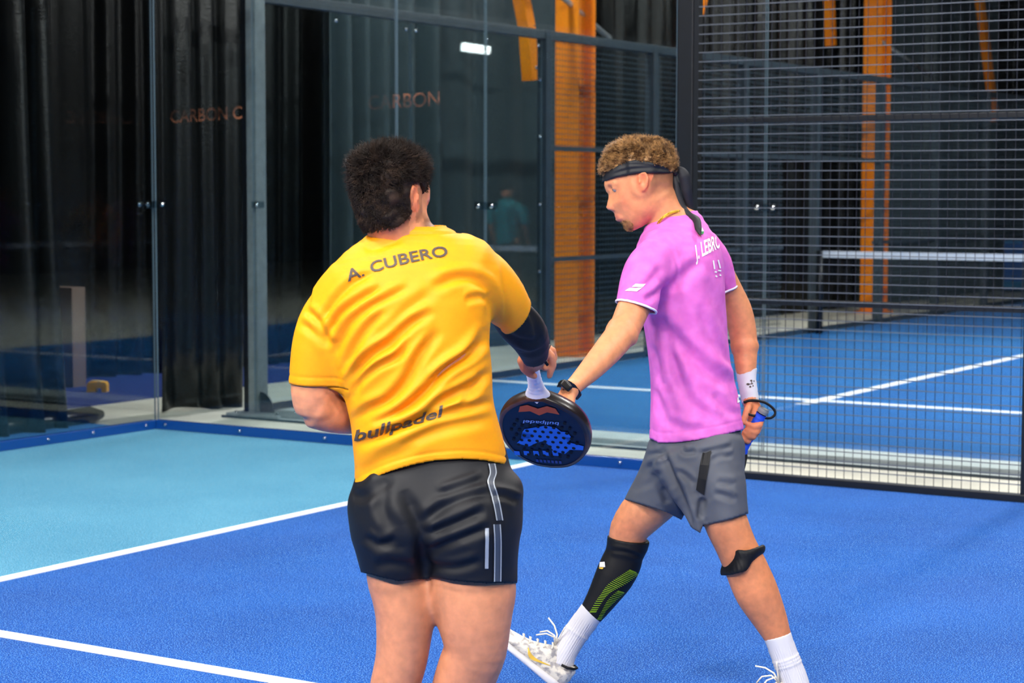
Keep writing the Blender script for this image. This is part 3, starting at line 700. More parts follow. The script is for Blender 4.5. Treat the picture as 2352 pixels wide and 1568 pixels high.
# shoe: x from heel to toe, y up, z sideways
SHOE_UP = [(0.004, .012), (-.004, .045), (-.002, .080), (.006, .096), (.022, .092), (.045, .080), (.062, .078), (.078, .092), (.090, .108), (.104, .106), (.130, .088), (.165, .070), (.205, .058), (.245, .050), (.272, .040), (.287, .026), (.288, .012)]
SHOE_SOLE = [(-.006, .006), (-.009, .030), (.030, .033), (.10, .027), (.18, .025), (.25, .026), (.288, .030), (.297, .024), (.290, .010), (.26, .002), (.20, 0), (.05, 0), (.01, 0)]
def shoe_half(x):
    return np.interp(x, [-.01, .03, .08, .13, .20, .25, .285, .30], [.026, .035, .036, .037, .048, .045, .030, .016])
def make_shoe(parent, heel, fwd, up, m_up, m_sole, h=.003, label=None):
    """heel: world point under the heel; fwd, up: world directions"""
    f = np.array(fwd, float); f /= np.linalg.norm(f); u = np.array(up, float); u -= f * (u @ f); u /= np.linalg.norm(u); s = np.cross(f, u)
    A = np.stack([f, u, s]); heel = np.array(heel, float); res = []
    for poly, R, nm, mt, gr in ((SHOE_UP, .034, 'shoe_upper', m_up, 0), (SHOE_SOLE, .010, 'shoe_sole', m_sole, .004)):
        G = Field((-.03, -.02, -.07), (.32, .13, .07), h); sl, P = G.region(G.lo, G.lo + G.h * (G.n - 1)); X, Y, Z = P[..., 0], P[..., 1], np.abs(P[..., 2])
        d = poly_sd(poly, X[:, :, 0], Y[:, :, 0])[:, :, None] * np.ones_like(X); T = shoe_half(X) + gr
        if nm == 'shoe_upper': T = T * np.interp(Y, [.03, .06, .11], [1, .88, .62])
        q = np.clip(-d / R, 0, 1); hh = T * np.sqrt(1 - (1 - q) ** 2) ** (1 if R > .02 else .7)
        G.F[:] = np.where(d < 0, (Z - hh) * .8, np.sqrt(d ** 2 + (Z * .9) ** 2))
        if nm == 'shoe_upper': G.ball((.045, .112, 0), (.034, .036, .022), .006, 'cut')
        V, Q = G.mesh(2)
        if nm == 'shoe_upper': V = ripple(V, Q, .0008, 300, 5)
        res.append(add_mesh(nm, heel + V @ A, Q, mt, parent, world=True))
    up_o = res[0]
    bl = []
    for i in range(5):
        x = .105 + i * .022; y = np.interp(x, [.10, .13, .165, .205], [.104, .088, .070, .058]) + .004; w = .022
        bl.append(tube_data([heel + np.array(p) @ A for p in ((x, y - .010, -w), (x + .006, y, -w * .5), (x + .010, y + .001, 0), (x + .006, y, w * .5), (x, y - .010, w))], .0026, 6))
    for sg, pts in ((1, [(.106, .108, .0), (.125, .125, .018), (.150, .118, .034), (.165, .098, .040)]), (-1, [(.106, .108, 0), (.12, .128, -.016), (.15, .122, -.03), (.172, .10, -.04)]),
                    (1, [(.106, .108, .0), (.12, .135, .006), (.145, .150, .012), (.175, .155, .02)]), (-1, [(.106, .108, 0), (.11, .135, -.004), (.115, .16, -.012), (.118, .175, -.02)])):
        bl.append(tube_data([heel + np.array(p) @ A for p in pts], [.003, .0028, .0026, .0024], 6))
    V, F = merge(bl); off = parent_off(up_o)
    lo = meshobj('lace', [v - off for v in V], F, M_LACE, up_o, True)
    # gold mark and dark heel collar
    for sg in (1, -1):
        pts = [(.165, .052), (.150, .040), (.135, .036), (.115, .040), (.075, .054)]; wd = [.0015, .006, .0065, .004, .0008]; V, F = [], []
        for (x, y), w in zip(smooth_line(pts, 3), np.interp(np.linspace(0, 4, 13), range(5), wd)):
            q = np.clip(-poly_sd(SHOE_UP, np.array([x]), np.array([y]))[0] / .034, 0, 1); z = shoe_half(np.array([x]))[0] * np.interp(y, [.03, .06, .11], [1, .88, .62]) * math.sqrt(1 - (1 - q) ** 2) + .0016
            for dy in (-w, w): V.append(heel + np.array([x, y + dy, z * sg]) @ A - off)
        F = [(2 * i, 2 * i + 1, 2 * i + 3, 2 * i + 2) for i in range(len(V) // 2 - 1)]
        meshobj('swoosh_mark', V, F, M_GOLD, up_o)
    col = [(.005, .096, 0), (.012, .092, .022), (.030, .083, .030), (.05, .078, .031)]
    V, F = tube_data([heel + np.array(p) @ A - off for p in [(x, y, -z) for x, y, z in col[::-1]] + col[1:]], .0045, 8); meshobj('heel_collar', V, F, M_BLK, up_o, True)
    return res
# ------------------------------------------------------------------ people's materials
def skin_mat(name):
    m = mat(name, (1, 1, 1, 1), .48, spec=.45, sss=.12, bump=(220, .12, .002)); nt = m.node_tree; B = nt.nodes['Principled BSDF']
    at = nt.nodes.new('ShaderNodeVertexColor'); at.layer_name = 'tint'
    tc = nt.nodes.new('ShaderNodeTexCoord'); n = nt.nodes.new('ShaderNodeTexNoise'); n.inputs['Scale'].default_value = 45; n.inputs['Detail'].default_value = 5
    r = nt.nodes.new('ShaderNodeMapRange'); r.inputs[1].default_value = .3; r.inputs[2].default_value = .7; r.inputs[3].default_value = .86; r.inputs[4].default_value = 1.08
    x = nt.nodes.new('ShaderNodeMix'); x.data_type = 'RGBA'; x.blend_type = 'MULTIPLY'; x.inputs[0].default_value = 1
    nt.links.new(tc.outputs['Object'], n.inputs['Vector']); nt.links.new(n.outputs['Fac'], r.inputs[0]); nt.links.new(at.outputs[0], x.inputs[6]); nt.links.new(r.outputs[0], x.inputs[7]); nt.links.new(x.outputs[2], B.inputs['Base Color'])
    return m
M_SKIN = skin_mat('skin')
M_ORSH = mat('shirt_orange', srgb(255, 160, 16), .55, spec=.25, bump=(900, .10, .0006), sss=.3)
M_PINK = mat('shirt_pink', srgb(230, 118, 206), .6, spec=.25, bump=(900, .12, .0006), noise=(30, srgb(218, 104, 194), .35, .65), sss=.2)
M_BLK = mat('fabric_black', srgb(12, 13, 18), .6, spec=.3, bump=(700, .1, .0006))
M_NAVY = mat('shorts_black', srgb(9, 12, 20), .62, spec=.35, bump=(700, .08, .0006))
M_GREY = mat('shorts_grey', srgb(84, 86, 94), .65, spec=.3, bump=(900, .12, .0006), noise=(260, srgb(80, 86, 98), .4, .6))
M_WHITE = mat('fabric_white', srgb(214, 213, 220), .7, spec=.2, bump=(500, .15, .001))
M_LACE = mat('lace_cream', srgb(240, 232, 214), .7)
M_GOLD = mat('gold_print', srgb(232, 190, 70), .4)
M_SHOE = mat('shoe_white', srgb(220, 214, 202), .6, noise=(60, srgb(160, 156, 156), .48, .62), bump=(140, .5, .003))
M_SOLE = mat('sole_white', srgb(224, 222, 226), .5)
M_LETTER = mat('print_charcoal', srgb(74, 62, 54), .6)
M_PRINTW = mat('print_white', srgb(240, 236, 244), .6)
M_REFL = mat('print_silver', srgb(150, 158, 168), .35)
M_HAIRA = mat('hair_dark', srgb(30, 22, 18), .6, spec=.2, noise=(35, srgb(62, 46, 36), .45, .75))
M_HAIRB = mat('hair_blond', srgb(196, 150, 96), .45, spec=.35, noise=(55, srgb(92, 60, 32), .42, .62))
M_NECK = mat('chain_gold', srgb(230, 180, 70), .25, metal=1)
M_WATCH = mat('watch_black', srgb(16, 18, 22), .3)
M_BLK2 = mat('headband_black', srgb(30, 32, 38), .6, spec=.4, bump=(400, .15, .001)); M_LID = mat('eyelash', srgb(84, 52, 44), .5)
M_EYEW = mat('eye_white', srgb(150, 138, 136), .35); M_IRIS = mat('eye_iris', srgb(44, 38, 36), .4)
def text_on(txt, px_map, bvh, mt, parent, name='lettering', lift=.0022, bold=.012, shear=0.0, cuts=2, maxd=99.0):
    """lay a text on a garment: px_map(u, v) gives the photo pixel of text coordinate (u 0..1 along, v 0..1 up); found on the cloth by a ray"""
    cu = bpy.data.curves.new(name, 'FONT'); cu.body = txt; cu.offset = bold; cu.shear = shear; cu.resolution_u = 3
    o = bpy.data.objects.new(name, cu); COL.objects.link(o); dg = bpy.context.evaluated_depsgraph_get(); me = bpy.data.meshes.new_from_object(o.evaluated_get(dg)); bpy.data.objects.remove(o)
    b = bmesh.new(); b.from_mesh(me); bmesh.ops.triangulate(b, faces=b.faces)
    for _ in range(cuts):
        L = [e for e in b.edges if e.calc_length() > .10]; bmesh.ops.subdivide_edges(b, edges=L, cuts=1); bmesh.ops.triangulate(b, faces=b.faces)
    v = np.array([q.co[:] for q in b.verts]); F = [tuple(q.index for q in f.verts) for f in b.faces]; b.verts.index_update(); F = [tuple(q.index for q in f.verts) for f in b.faces]; b.free(); bpy.data.meshes.remove(me)
    u = (v[:, 0] - v[:, 0].min()) / np.ptp(v[:, 0]); w = v[:, 1] / .73
    return decal([px_map(a, c) for a, c in zip(u, w)], F, bvh, mt, parent, name, lift, .06, maxd)
def decal(pts, F, bvh, mt, parent, name, lift=.0022, longest=9.0, maxd=99.0):
    off = parent_off(parent); W = []; ok = []
    for x, y in pts:
        d = CAM_F + CAM_R * (x - IW / 2) / FPX - CAM_U * (y - IH / 2) / FPX; h = bvh.ray_cast(Vector(CAM_C), Vector(d))
        if h[0] is None or (np.array(h[0]) - CAM_C) @ CAM_F > maxd: W.append((0, 0, 0)); ok.append(False)
        else:
            n = h[1] if h[1].dot(Vector(d)) < 0 else -h[1]; W.append(np.array(h[0] + n * lift) - off); ok.append(True)
    F = [f for f in F if all(ok[i] for i in f) and max(np.linalg.norm(np.array(W[f[k]]) - np.array(W[f[k - 1]])) for k in range(len(f))) < longest]
    if not F: return None
    use = sorted({i for f in F for i in f}); mp = {i: k for k, i in enumerate(use)}
    o = meshobj(name, [W[i] for i in use], [tuple(mp[i] for i in f) for f in F], mt, parent); return o
def strip(line, width, n=8, m=2):
    """quads along a pixel polyline; width may be a list"""
    p = np.array(smooth_line(line, n)); t = np.gradient(p, axis=0); t /= np.linalg.norm(t, axis=1)[:, None]; nn = np.stack([-t[:, 1], t[:, 0]], -1)
    w = np.full(len(p), width) if np.isscalar(width) else np.interp(np.linspace(0, 1, len(p)), np.linspace(0, 1, len(width)), width)
    P = [tuple(p[i] + nn[i] * w[i] * (j / m - .5)) for i in range(len(p)) for j in range(m + 1)]
    F = [(i * (m + 1) + j, i * (m + 1) + j + 1, (i + 1) * (m + 1) + j + 1, (i + 1) * (m + 1) + j) for i in range(len(p) - 1) for j in range(m)]
    return P, F
def tree(V, Q): return BVHTree.FromPolygons(to_world(V).tolist(), Q.tolist())
def strands(name, roots, nrm, length, dirfn, r, mt, parent, seg=4, curl=.006, seed=1):
    """short tapered hair strands; dirfn(t) gives the growth direction of every strand at t"""
    rng = np.random.default_rng(seed); off = parent_off(parent); n = len(roots); nz = lambda v: v / np.maximum(np.linalg.norm(v, axis=1), 1e-9)[:, None]
    p = to_world(roots); NR = nrm @ CB; L = (length * rng.uniform(.75, 1.25, n))[:, None]; ph = rng.uniform(0, 6.28, n); jit = rng.normal(size=(n, 3)) * .22; pts = [p - NR * .003]
    for s in range(seg):
        d = nz(dirfn(s / seg) + jit); q = nz(np.cross(d, NR) + 1e-6); p = p + d * L / seg + q * (curl * np.sin(ph + s * 2.2))[:, None]; pts.append(p)
    t = nz(pts[-1] - pts[0]); a = nz(np.cross(t, [.3, .9, .2])); c = np.cross(t, a); V = np.zeros((n, seg + 1, 3, 3))
    for s, p in enumerate(pts):
        w = r * (1 - .75 * (s / seg) ** 2)
        for k in range(3): V[:, s, k] = p + w * (math.cos(2.094 * k) * a + math.sin(2.094 * k) * c) - off
    f = np.array([(s * 3 + k, s * 3 + (k + 1) % 3, (s + 1) * 3 + (k + 1) % 3, (s + 1) * 3 + k) for s in range(seg) for k in range(3)])
    F = (f[None] + (np.arange(n) * (seg + 1) * 3)[:, None, None]).reshape(-1, 4)
    o = meshobj(name, V.reshape(-1, 3), F, mt, parent, True); o['kind'] = 'stuff'; return o
SKIN_A = np.array(srgb(224, 150, 108)[:3]); SKIN_B = np.array(srgb(224, 148, 104)[:3])
# ================================================================== rackets
def outline_pts(tab, n=40):
    s = np.array([t[0] for t in tab]); h = np.array([t[1] for t in tab]); P = smooth_line(np.stack([s, h], -1), 5); P = [(a, max(b, 0)) for a, b in P]
    return P + [(a, -b) for a, b in P[-2:0:-1]]
RK_TAB = [(0, .019), (.02, .058), (.048, .094), (.086, .116), (.134, .124), (.180, .117), (.217, .098), (.246, .070), (.262, .038), (.267, .0)]
def racket(name, throat, a, n, label, grip, band, face, rimc, printc, logo=False):
    """a: direction from throat to tip, n: face normal (camera space vectors)"""
    a = np.array(a, float); a /= np.linalg.norm(a); n = np.array(n, float); n -= a * (n @ a); n /= np.linalg.norm(n); w = np.cross(a, n)
    T = np.array(throat, float); e = empty(name, tuple(to_world(T))); tag(e, label, 'racket'); off = np.array(e.location)
    def P(s, t, z): return to_world(T + a * s + w * t + n * z) - off
    O = outline_pts(RK_TAB); N = len(O); th = .019
    V = [P(s, t, z) for z in (th, -th) for s, t in O]; c0 = len(V); V += [P(.14, 0, th), P(.14, 0, -th)]
    F = [(i, (i + 1) % N, c0) for i in range(N)] + [(N + (i + 1) % N, N + i, c0 + 1) for i in range(N)]
    meshobj('racket_face', V, F, face, e)
    rim = []   # rounded frame around the face
    V, F = [], []
    for i, (s, t) in enumerate(O):
        p, q = np.array(O[i - 1]), np.array(O[(i + 1) % N]); tg = q - p; tg = tg / max(np.linalg.norm(tg), 1e-9); nn = np.array([-tg[1], tg[0]])
        if nn @ (np.array([s, t]) - np.array([.14, 0])) < 0: nn = -nn
        for dz, do in ((th + .0015, -.008), (th + .001, .001), (th * .5, .0045), (0, .0055), (-th * .5, .0045), (-th - .001, .001), (-th - .0015, -.008)):
            V.append(P(s + nn[0] * do, t + nn[1] * do, dz))
    F = [(i * 7 + k, i * 7 + k + 1, ((i + 1) % N) * 7 + k + 1, ((i + 1) % N) * 7 + k) for i in range(N) for k in range(6)]
    meshobj('racket_frame', V, F, rimc, e, True)
    # handle: flared collar, wrapped grip, butt
    def ring_tube(nm, prof, m, nseg=20):
        V, F = [], []
        for s, rw, rz in prof:
            for k in range(nseg):
                an = 2 * math.pi * k / nseg; V.append(P(s, rw * math.cos(an), rz * math.sin(an)))
        for i in range(len(prof) - 1):
            for k in range(nseg): F.append((i * nseg + k, i * nseg + (k + 1) % nseg, (i + 1) * nseg + (k + 1) % nseg, (i + 1) * nseg + k))
        F += [tuple(range(nseg)), tuple((len(prof) - 1) * nseg + k for k in range(nseg - 1, -1, -1))]
        return meshobj(nm, V, F, m, e, True)
    prof = [(.018, .030, .019), (.006, .036, .020), (-.006, .033, .020)]
    for i in range(30): s = -.012 - i * .0042; prof.append((s, .0185 + (.012 * math.exp(-(s + .012) / -.016) if s > -.06 else .0004) + (.0006 if i % 3 else -.0006), .0165 + (.0006 if i % 3 else -.0006)))
    ring_tube('grip_wrap', prof, grip)
    ring_tube('butt_cap', [(-.137, .0195, .017), (-.140, .0205, .018), (-.150, .0205, .018), (-.154, .016, .014)], band)
    if logo:
        def flat(nm, poly, m, z=.0206):
            bm = bmesh.new(); vs = [bm.verts.new(P(s, t, th + z - .019)) for s, t in poly]; bm.faces.new(vs); bmesh.ops.triangulate(bm, faces=bm.faces)
            me = bpy.data.meshes.new(nm); bm.to_mesh(me); bm.free(); me.materials.append(m); return link(bpy.data.objects.new(nm, me), e)
        z0 = .0212
        flat('throat_mark', [(.030, -.050), (.022, -.028), (.034, 0), (.022, .028), (.030, .050), (.052, .058), (.046, .024), (.060, 0), (.046, -.024), (.052, -.058)], M_RKOR, z0)
        # big stepped animal-head emblem
        em = [(.105, -.010), (.098, .012), (.104, .040), (.118, .052), (.118, .070), (.140, .078), (.138, .060), (.158, .066), (.170, .108), (.186, .104), (.188, .066), (.206, .050), (.200, .020), (.178, .010), (.160, -.004), (.168, -.024), (.186, -.050), (.176, -.084), (.160, -.070), (.150, -.036), (.136, -.030), (.130, -.060), (.118, -.052)]
        flat('emblem', [(s, t) for s, t in em], printc, z0)
        for i in range(5): flat('emblem_bar', [(.196 + .003 * i, .030 - i * .028), (.196 + .003 * i, .014 - i * .028), (.216 + .002 * i, .014 - i * .028), (.216 + .002 * i, .030 - i * .028)], printc, z0)
        ho = []
        for i, s in enumerate((.085, .104, .123, .142, .161, .180, .199, .218)):
            for t in np.arange(-.090, .0901, .0225):
                tt = t + (.011 if i % 2 else 0)
                if abs(tt) < np.interp(s, [q[0] for q in RK_TAB], [q[1] for q in RK_TAB]) - .026 and not (s < .09 and abs(tt) < .05):
                    k = 10; b = [P(s + .0052 * math.cos(6.283 * j / k), tt + .0052 * math.sin(6.283 * j / k), th + .0030) for j in range(k)]; ho.append((b, [tuple(range(k))]))
        V, F = merge(ho); h = meshobj('perforations', V, F, M_BLK, e); h['kind'] = 'stuff'
        def letters(txt, s0, half, hgt, m, nm, flip=False):
            cu = bpy.data.curves.new(nm, 'FONT'); cu.body = txt; cu.offset = .01; cu.shear = .2; o = bpy.data.objects.new(nm, cu); COL.objects.link(o)
            me = bpy.data.meshes.new_from_object(o.evaluated_get(bpy.context.evaluated_depsgraph_get())); bpy.data.objects.remove(o)
            v = np.array([q.co[:] for q in me.vertices]); u = (v[:, 0] - v[:, 0].min()) / np.ptp(v[:, 0]) * 2 - 1; y = v[:, 1] / .73
            sg = 1 if flip else -1
            for q, uu, yy in zip(me.vertices, u, y): q.co = P(s0 + yy * hgt, -uu * half, th + .0024)
            me.materials.append(m); return link(bpy.data.objects.new(nm, me), e)
        letters('bullpadel', .082, .052, .013, M_RKLT, 'lettering', False)
        for i in range(7): flat('fine_print', [(.236, .034 - i * .011), (.236, .027 - i * .011), (.247, .027 - i * .011), (.247, .034 - i * .011)], M_RKDIM, z0)
    return e, P
M_RKFACE = mat('racket_navy', srgb(8, 14, 44), .35, spec=.5); M_RKRIM = mat('racket_rim', srgb(30, 22, 24), .3, spec=.6, noise=(6, srgb(96, 54, 30), .5, .7))
M_RKBLUE = mat('racket_blue', srgb(40, 110, 220), .4); M_RKOR = mat('racket_orange', srgb(190, 80, 30), .4); M_RKLT = mat('racket_print', srgb(130, 165, 235), .4); M_RKDIM = mat('racket_dimprint', srgb(40, 60, 130), .4)
M_GRIPW = mat('grip_white', srgb(232, 228, 240), .7, bump=(200, .2, .002)); M_GRIPB = mat('grip_blue', srgb(30, 80, 220), .5); M_BUTT = mat('butt_grey', srgb(120, 124, 128), .5); M_RED = mat('racket_red', srgb(190, 20, 50), .4)
# ================================================================== player in orange, seen from behind
def gy(x, d):   # photo row of the floor at column x and depth d
    t = pc(x, 0, d); w = lambda y: to_world(pc(x, y, d))[2]
    a, b = 400.0, 3000.0
    for _ in range(40):
        m = (a + b) / 2
        if w(m) > 0: a = m
        else: b = m
    return a
A = empty('person', tuple(to_world(pc(990, gy(990, 4.78), 4.78)))); A.location.z = 0
tag(A, 'player in an orange shirt and black shorts, back to the camera, holding out a racket', 'person')
HA = .0042
leg_l = [(915, 1180, 4.78, 78, .092), (914, 1300, 4.775, 73, .088), (925, 1370, 4.77, 70, .085), (930, 1420, 4.77, 67, .08), (923, 1505, 4.775, 60, .068), (906, 1580, 4.79, 57, .066), (893, 1660, 4.80, 57, .068), (885, 1760, 4.80, 46, .052), (880, 1860, 4.79, 33, .040), (878, 1925, 4.785, 31, .042)]
leg_r = [(1085, 1180, 4.76, 95, .10), (1086, 1338, 4.745, 99, .096), (1090, 1422, 4.74, 86, .088), (1092, 1488, 4.745, 73, .074), (1076, 1535, 4.76, 71, .068), (1056, 1600, 4.79, 68, .070), (1038, 1690, 4.83, 58, .062), (1025, 1790, 4.86, 42, .048), (1020, 1860, 4.88, 34, .040), (1018, 1892, 4.885, 31, .04)]
tors_a = [(930, 518, 4.76, 66, .060), (933, 552, 4.76, 104, .080), (936, 592, 4.755, 155, .098), (937, 645, 4.745, 188, .120), (936, 705, 4.74, 195, .132), (942, 790, 4.74, 184, .135), (957, 870, 4.745, 173, .132), (968, 940, 4.75, 166, .130), (978, 1000, 4.76, 170, .135), (988, 1060, 4.77, 174, .138), (992, 1140, 4.775, 178, .142)]
slv_al = [(812, 672, 4.75, 62, .066), (762, 722, 4.75, 64, .068), (732, 795, 4.75, 61, .066), (722, 880, 4.76, 60, .064)]
slv_ar = [(1050, 612, 4.77, 66, .068), (1105, 640, 4.80, 68, .070), (1152, 684, 4.86, 58, .066), (1177, 724, 4.91, 47, .060)]
trap_a = [(985, 572, 4.765, 32, .05), (1025, 584, 4.77, 42, .062), (1075, 612, 4.78, 58, .070)]
hc, hA = head_frame(pc(903, 461, 4.73), np.array([.64, .10, .77]), np.array([-.06, 1, .05]))
F = Field(pc(640, 290, 4.75) * [1, 0, 0] + [-.02, -1.28, 4.40], [.20, .53, 5.33], HA)
F.chain(tors_a, .03, shrink=.016, pw=2.3)
F.chain([(905, 480, 4.735, 58, .055), (915, 525, 4.745, 60, .058), (926, 570, 4.76, 80, .065)], .035)
add_head(F, hc, hA, 1.0, .02); add_ear(F, hc, hA, 1.0, 1); add_ear(F, hc, hA, 1.0, -1)
for sg in (1, -1): F.ball(hc + np.array([.083, -.020, .033 * sg]) @ hA, (.014, .010, .017), .006, 'cut', axes=hA)
F.chain([(822, 690, 4.75, 46, .052), (765, 745, 4.75, 48, .054), (730, 830, 4.755, 54, .056), (721, 900, 4.76, 53, .054), (722, 936, 4.77, 46, .048)], .04)
fa = F.chain([(724, 938, 4.77, 46, .046), (765, 949, 4.80, 45, .045), (815, 954, 4.88, 42, .042), (870, 950, 4.98, 33, .033), (905, 945, 5.05, 24, .025)], .022)
add_hand(F, fa[-1], (.72, -.05, .55), (.1, -.95, .2), 1, (.5, .6, .4))
F.chain([(1060, 630, 4.77, 36, .042), (1140, 690, 4.85, 33, .038), (1205, 755, 4.96, 40, .041)], .03)
F.chain([(1212, 762, 4.98, 42, .044), (1226, 797, 5.06, 34, .036), (1233, 820, 5.13, 25, .028)], .02)
F.chain([(985, 1080, 4.78, 140, .105), (990, 1170, 4.775, 148, .110)], .05)
F.chain([(920, 1170, 4.78, 62, .085)] + leg_l[1:], .03); F.chain([(1078, 1170, 4.76, 78, .088)] + leg_r[1:], .03)
# right hand closed on the racket handle: thumb on the left, fingers round the right side
px = lambda *p: [pc(*q) for q in p]
F.chain([(1230, 805, 5.10, 27, .028), (1222, 826, 5.15, 30, .026), (1222, 842, 5.17, 24, .020)], .012)
F.limb(px((1214, 812, 5.13), (1201, 828, 5.135), (1205, 846, 5.14), (1217, 858, 5.145), (1228, 864, 5.15)), [.016, .0155, .0125, .0105, .0085], .006)
F.limb(px((1250, 806, 5.14), (1266, 818, 5.15), (1270, 838, 5.16), (1264, 854, 5.165), (1262, 864, 5.17)), [.013, .0120, .0105, .0095, .0080], .0035)
F.limb(px((1250, 800, 5.15), (1268, 806, 5.175), (1272, 822, 5.19), (1262, 838, 5.175), (1250, 846, 5.150)), [.013, .0115, .0105, .0095, .0080], .003)
F.limb(px((1246, 796, 5.15), (1262, 800, 5.20), (1260, 815, 5.215), (1246, 826, 5.20), (1236, 832, 5.18)), [.012, .0105, .010, .009, .008], .003)
F.limb(px((1242, 795, 5.15), (1252, 797, 5.20), (1248, 808, 5.215), (1236, 816, 5.20)), [.011, .0098, .009, .008], .003)
# feet
for (x, y, d) in ((878, 1925, 4.785), (1018, 1892, 4.885)):
    w0 = to_world(pc(x, y, d)); w0[2] = .045; w1 = w0 + np.array([CAM_F[0], CAM_F[1], 0]) * .13; w1[2] = .035
    F.limb([to_cam(w0), to_cam((w0 + w1) / 2 + [0, 0, .012]), to_cam(w1)], [.032, .032, .024], .02)
V, Q = F.mesh(2)
x, y = cpx(V); L = (V - hc) @ hA.T; col = np.tile(SKIN_A, (len(V), 1))
nearhead = np.linalg.norm(V - hc, axis=1) < .20
def hairmask(L): # local head coords -> 1 where hair grows
    X, Y, Z = L[:, 0], L[:, 1], np.abs(L[:, 2])
    line = np.interp(X, [-.12, -.06, -.022, -.018, .02, .035, .06, .085, .10], [-.072, -.074, -.055, .022, .030, .0, .035, .075, .09])
    return np.clip((Y - line) / .012, 0, 1)
hm = hairmask(L) * nearhead; ear = nearhead & (np.abs(L[:, 2]) > .0705) & (L[:, 0] < .012) & (L[:, 0] > -.04) & (np.abs(L[:, 1]) < .036)
hm[ear] = 0
col = col * (1 - .93 * hm[:, None]) + np.array([.012, .009, .008]) * .93 * hm[:, None]
X, Y, Z = L[:, 0], L[:, 1], np.abs(L[:, 2])
beard = nearhead * np.clip((-.035 - Y) / .02, 0, 1) * np.clip((X - .01) / .02, 0, 1) * np.clip((Y + .14) / .02, 0, 1); beard[(X > .0) & (X < .03) & (Y > -.06) & (Y < .02) & nearhead] = .55
col *= (1 - .62 * beard[:, None]); col[ear] = SKIN_A * [1.08, .82, .78]
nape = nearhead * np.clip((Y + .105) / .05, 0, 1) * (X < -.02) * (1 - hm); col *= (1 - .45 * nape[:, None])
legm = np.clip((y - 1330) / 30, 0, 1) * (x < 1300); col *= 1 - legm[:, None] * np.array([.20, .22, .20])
handm = (x > 1185) & (y > 785) & (y < 880) & (V[:, 2] > 5.05); col[handm] = SKIN_A * [1.02, .92, .92]
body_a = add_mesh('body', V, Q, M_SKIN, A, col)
# hair: a close cap and strands on it
N_ = vnormals(V, Q); hi = np.where(hm > .6)[0]
G = Field(hc - .16, hc + .16, .004); add_head(G, hc, hA, 1.0, .001, grow=.007)
def hcut(P):
    l = (P - hc) @ hA.T; f = hairmask(l.reshape(-1, 3)).reshape(P.shape[:-1]); return (.45 - f) * .012
G.clip_fn(hcut); CV, CQ = G.mesh(2); CV = ripple(CV, CQ, .0035, 130, 21)
cap_a = add_mesh('hair', CV, CQ, M_HAIRA, A); cap_a['label'] = 'short thick dark brown hair'
rng = np.random.default_rng(3); pick = rng.choice(hi, 9000); Lr = L[pick]; NW = N_[pick] @ CB
topf = np.clip((Lr[:, 1] - .0) / .09, 0, 1); ln = .007 + .021 * topf
wv = np.sin(Lr[:, 0] * 70 + 3 * np.sin(Lr[:, 2] * 50)); hAW = hA @ CB
def dir_a(t):   # swept forward and lying over each other in waves
    return NW * (.72 - .42 * t) + np.interp(Lr[:, 1], [-.04, .09], [-.7, .05])[:, None] * hAW[1] + (.32 + .32 * wv)[:, None] * hAW[0] + (.30 * np.sin(Lr[:, 2] * 60 + 4 * Lr[:, 0] * 30))[:, None] * hAW[2]
strands('hair_strands', V[pick] + N_[pick] * .006, N_[pick], ln, dir_a, .0008, M_HAIRA, cap_a, 5, .003, 5)
# eyebrow edge and lashes on the turned face, eyes
for sg in (1, -1):
    ec = hc + np.array([.068, -.021, .031 * sg]) @ hA
    G = Field(ec - .016, ec + .016, .002); G.ball(ec, .0115, .001); EV, EQ = G.mesh(1); ey = add_mesh('eye', EV, EQ, M_EYEW, A)
    G = Field(ec - .018, ec + .018, .0016); G.ball(ec + hA[0] * .0075, (.0046, .0046, .0046), .001); EV, EQ = G.mesh(1); add_mesh('iris', EV, EQ, M_IRIS, ey)
    bp_ = [to_world(hc + np.array(p) @ hA) for p in ((.086, .000, .014 * sg), (.084, .004, .030 * sg), (.074, .001, .048 * sg))]
    tube('eyebrow', bp_, [.003, .004, .0015], M_HAIRA, A, 6)
# ---- shirt
HEMA = np.array([(780, 1128), (818, 1119), (860, 1097), (900, 1081), (950, 1067), (1000, 1058), (1060, 1054), (1110, 1057), (1165, 1068), (1210, 1080)], float)
F = Field(pc(655, 500, 4.75) * [1, 0, 0] + [0, -.40, 4.50], [.08, .33, 5.05], .0038)
F.chain(tors_a, .02, pw=2.3, clip_start=(0.0, 1.0, -.10)); F.chain(trap_a, .05); F.chain(slv_al, .045, clip_end=(-.02, -1, .12)); F.chain(slv_ar, .05, clip_end=(.72, -.50, .52))
hemf = lambda P: (cpx(P)[1] - np.interp(cpx(P)[0], HEMA[:, 0], HEMA[:, 1])) / FPX * P[..., 2]
F.clip_fn(hemf)
V, Q = F.mesh(3); c = V[Q].mean(1)
kill = np.abs(hemf(c)) < .0035
for p, n, m in F.clips: kill |= (np.abs((c - p) @ n) < .0036) & (np.linalg.norm(c - p, axis=1) < .13)
N0 = vnormals(V, Q)
V, Q, used = drop_faces(V, Q, kill)
V = snap_edges(lap(V, Q, .5), Q, hemf, F.clips)
cr = lambda l: [(640 + a / 2.53, 500 + b / 2.53) for a, b in l]
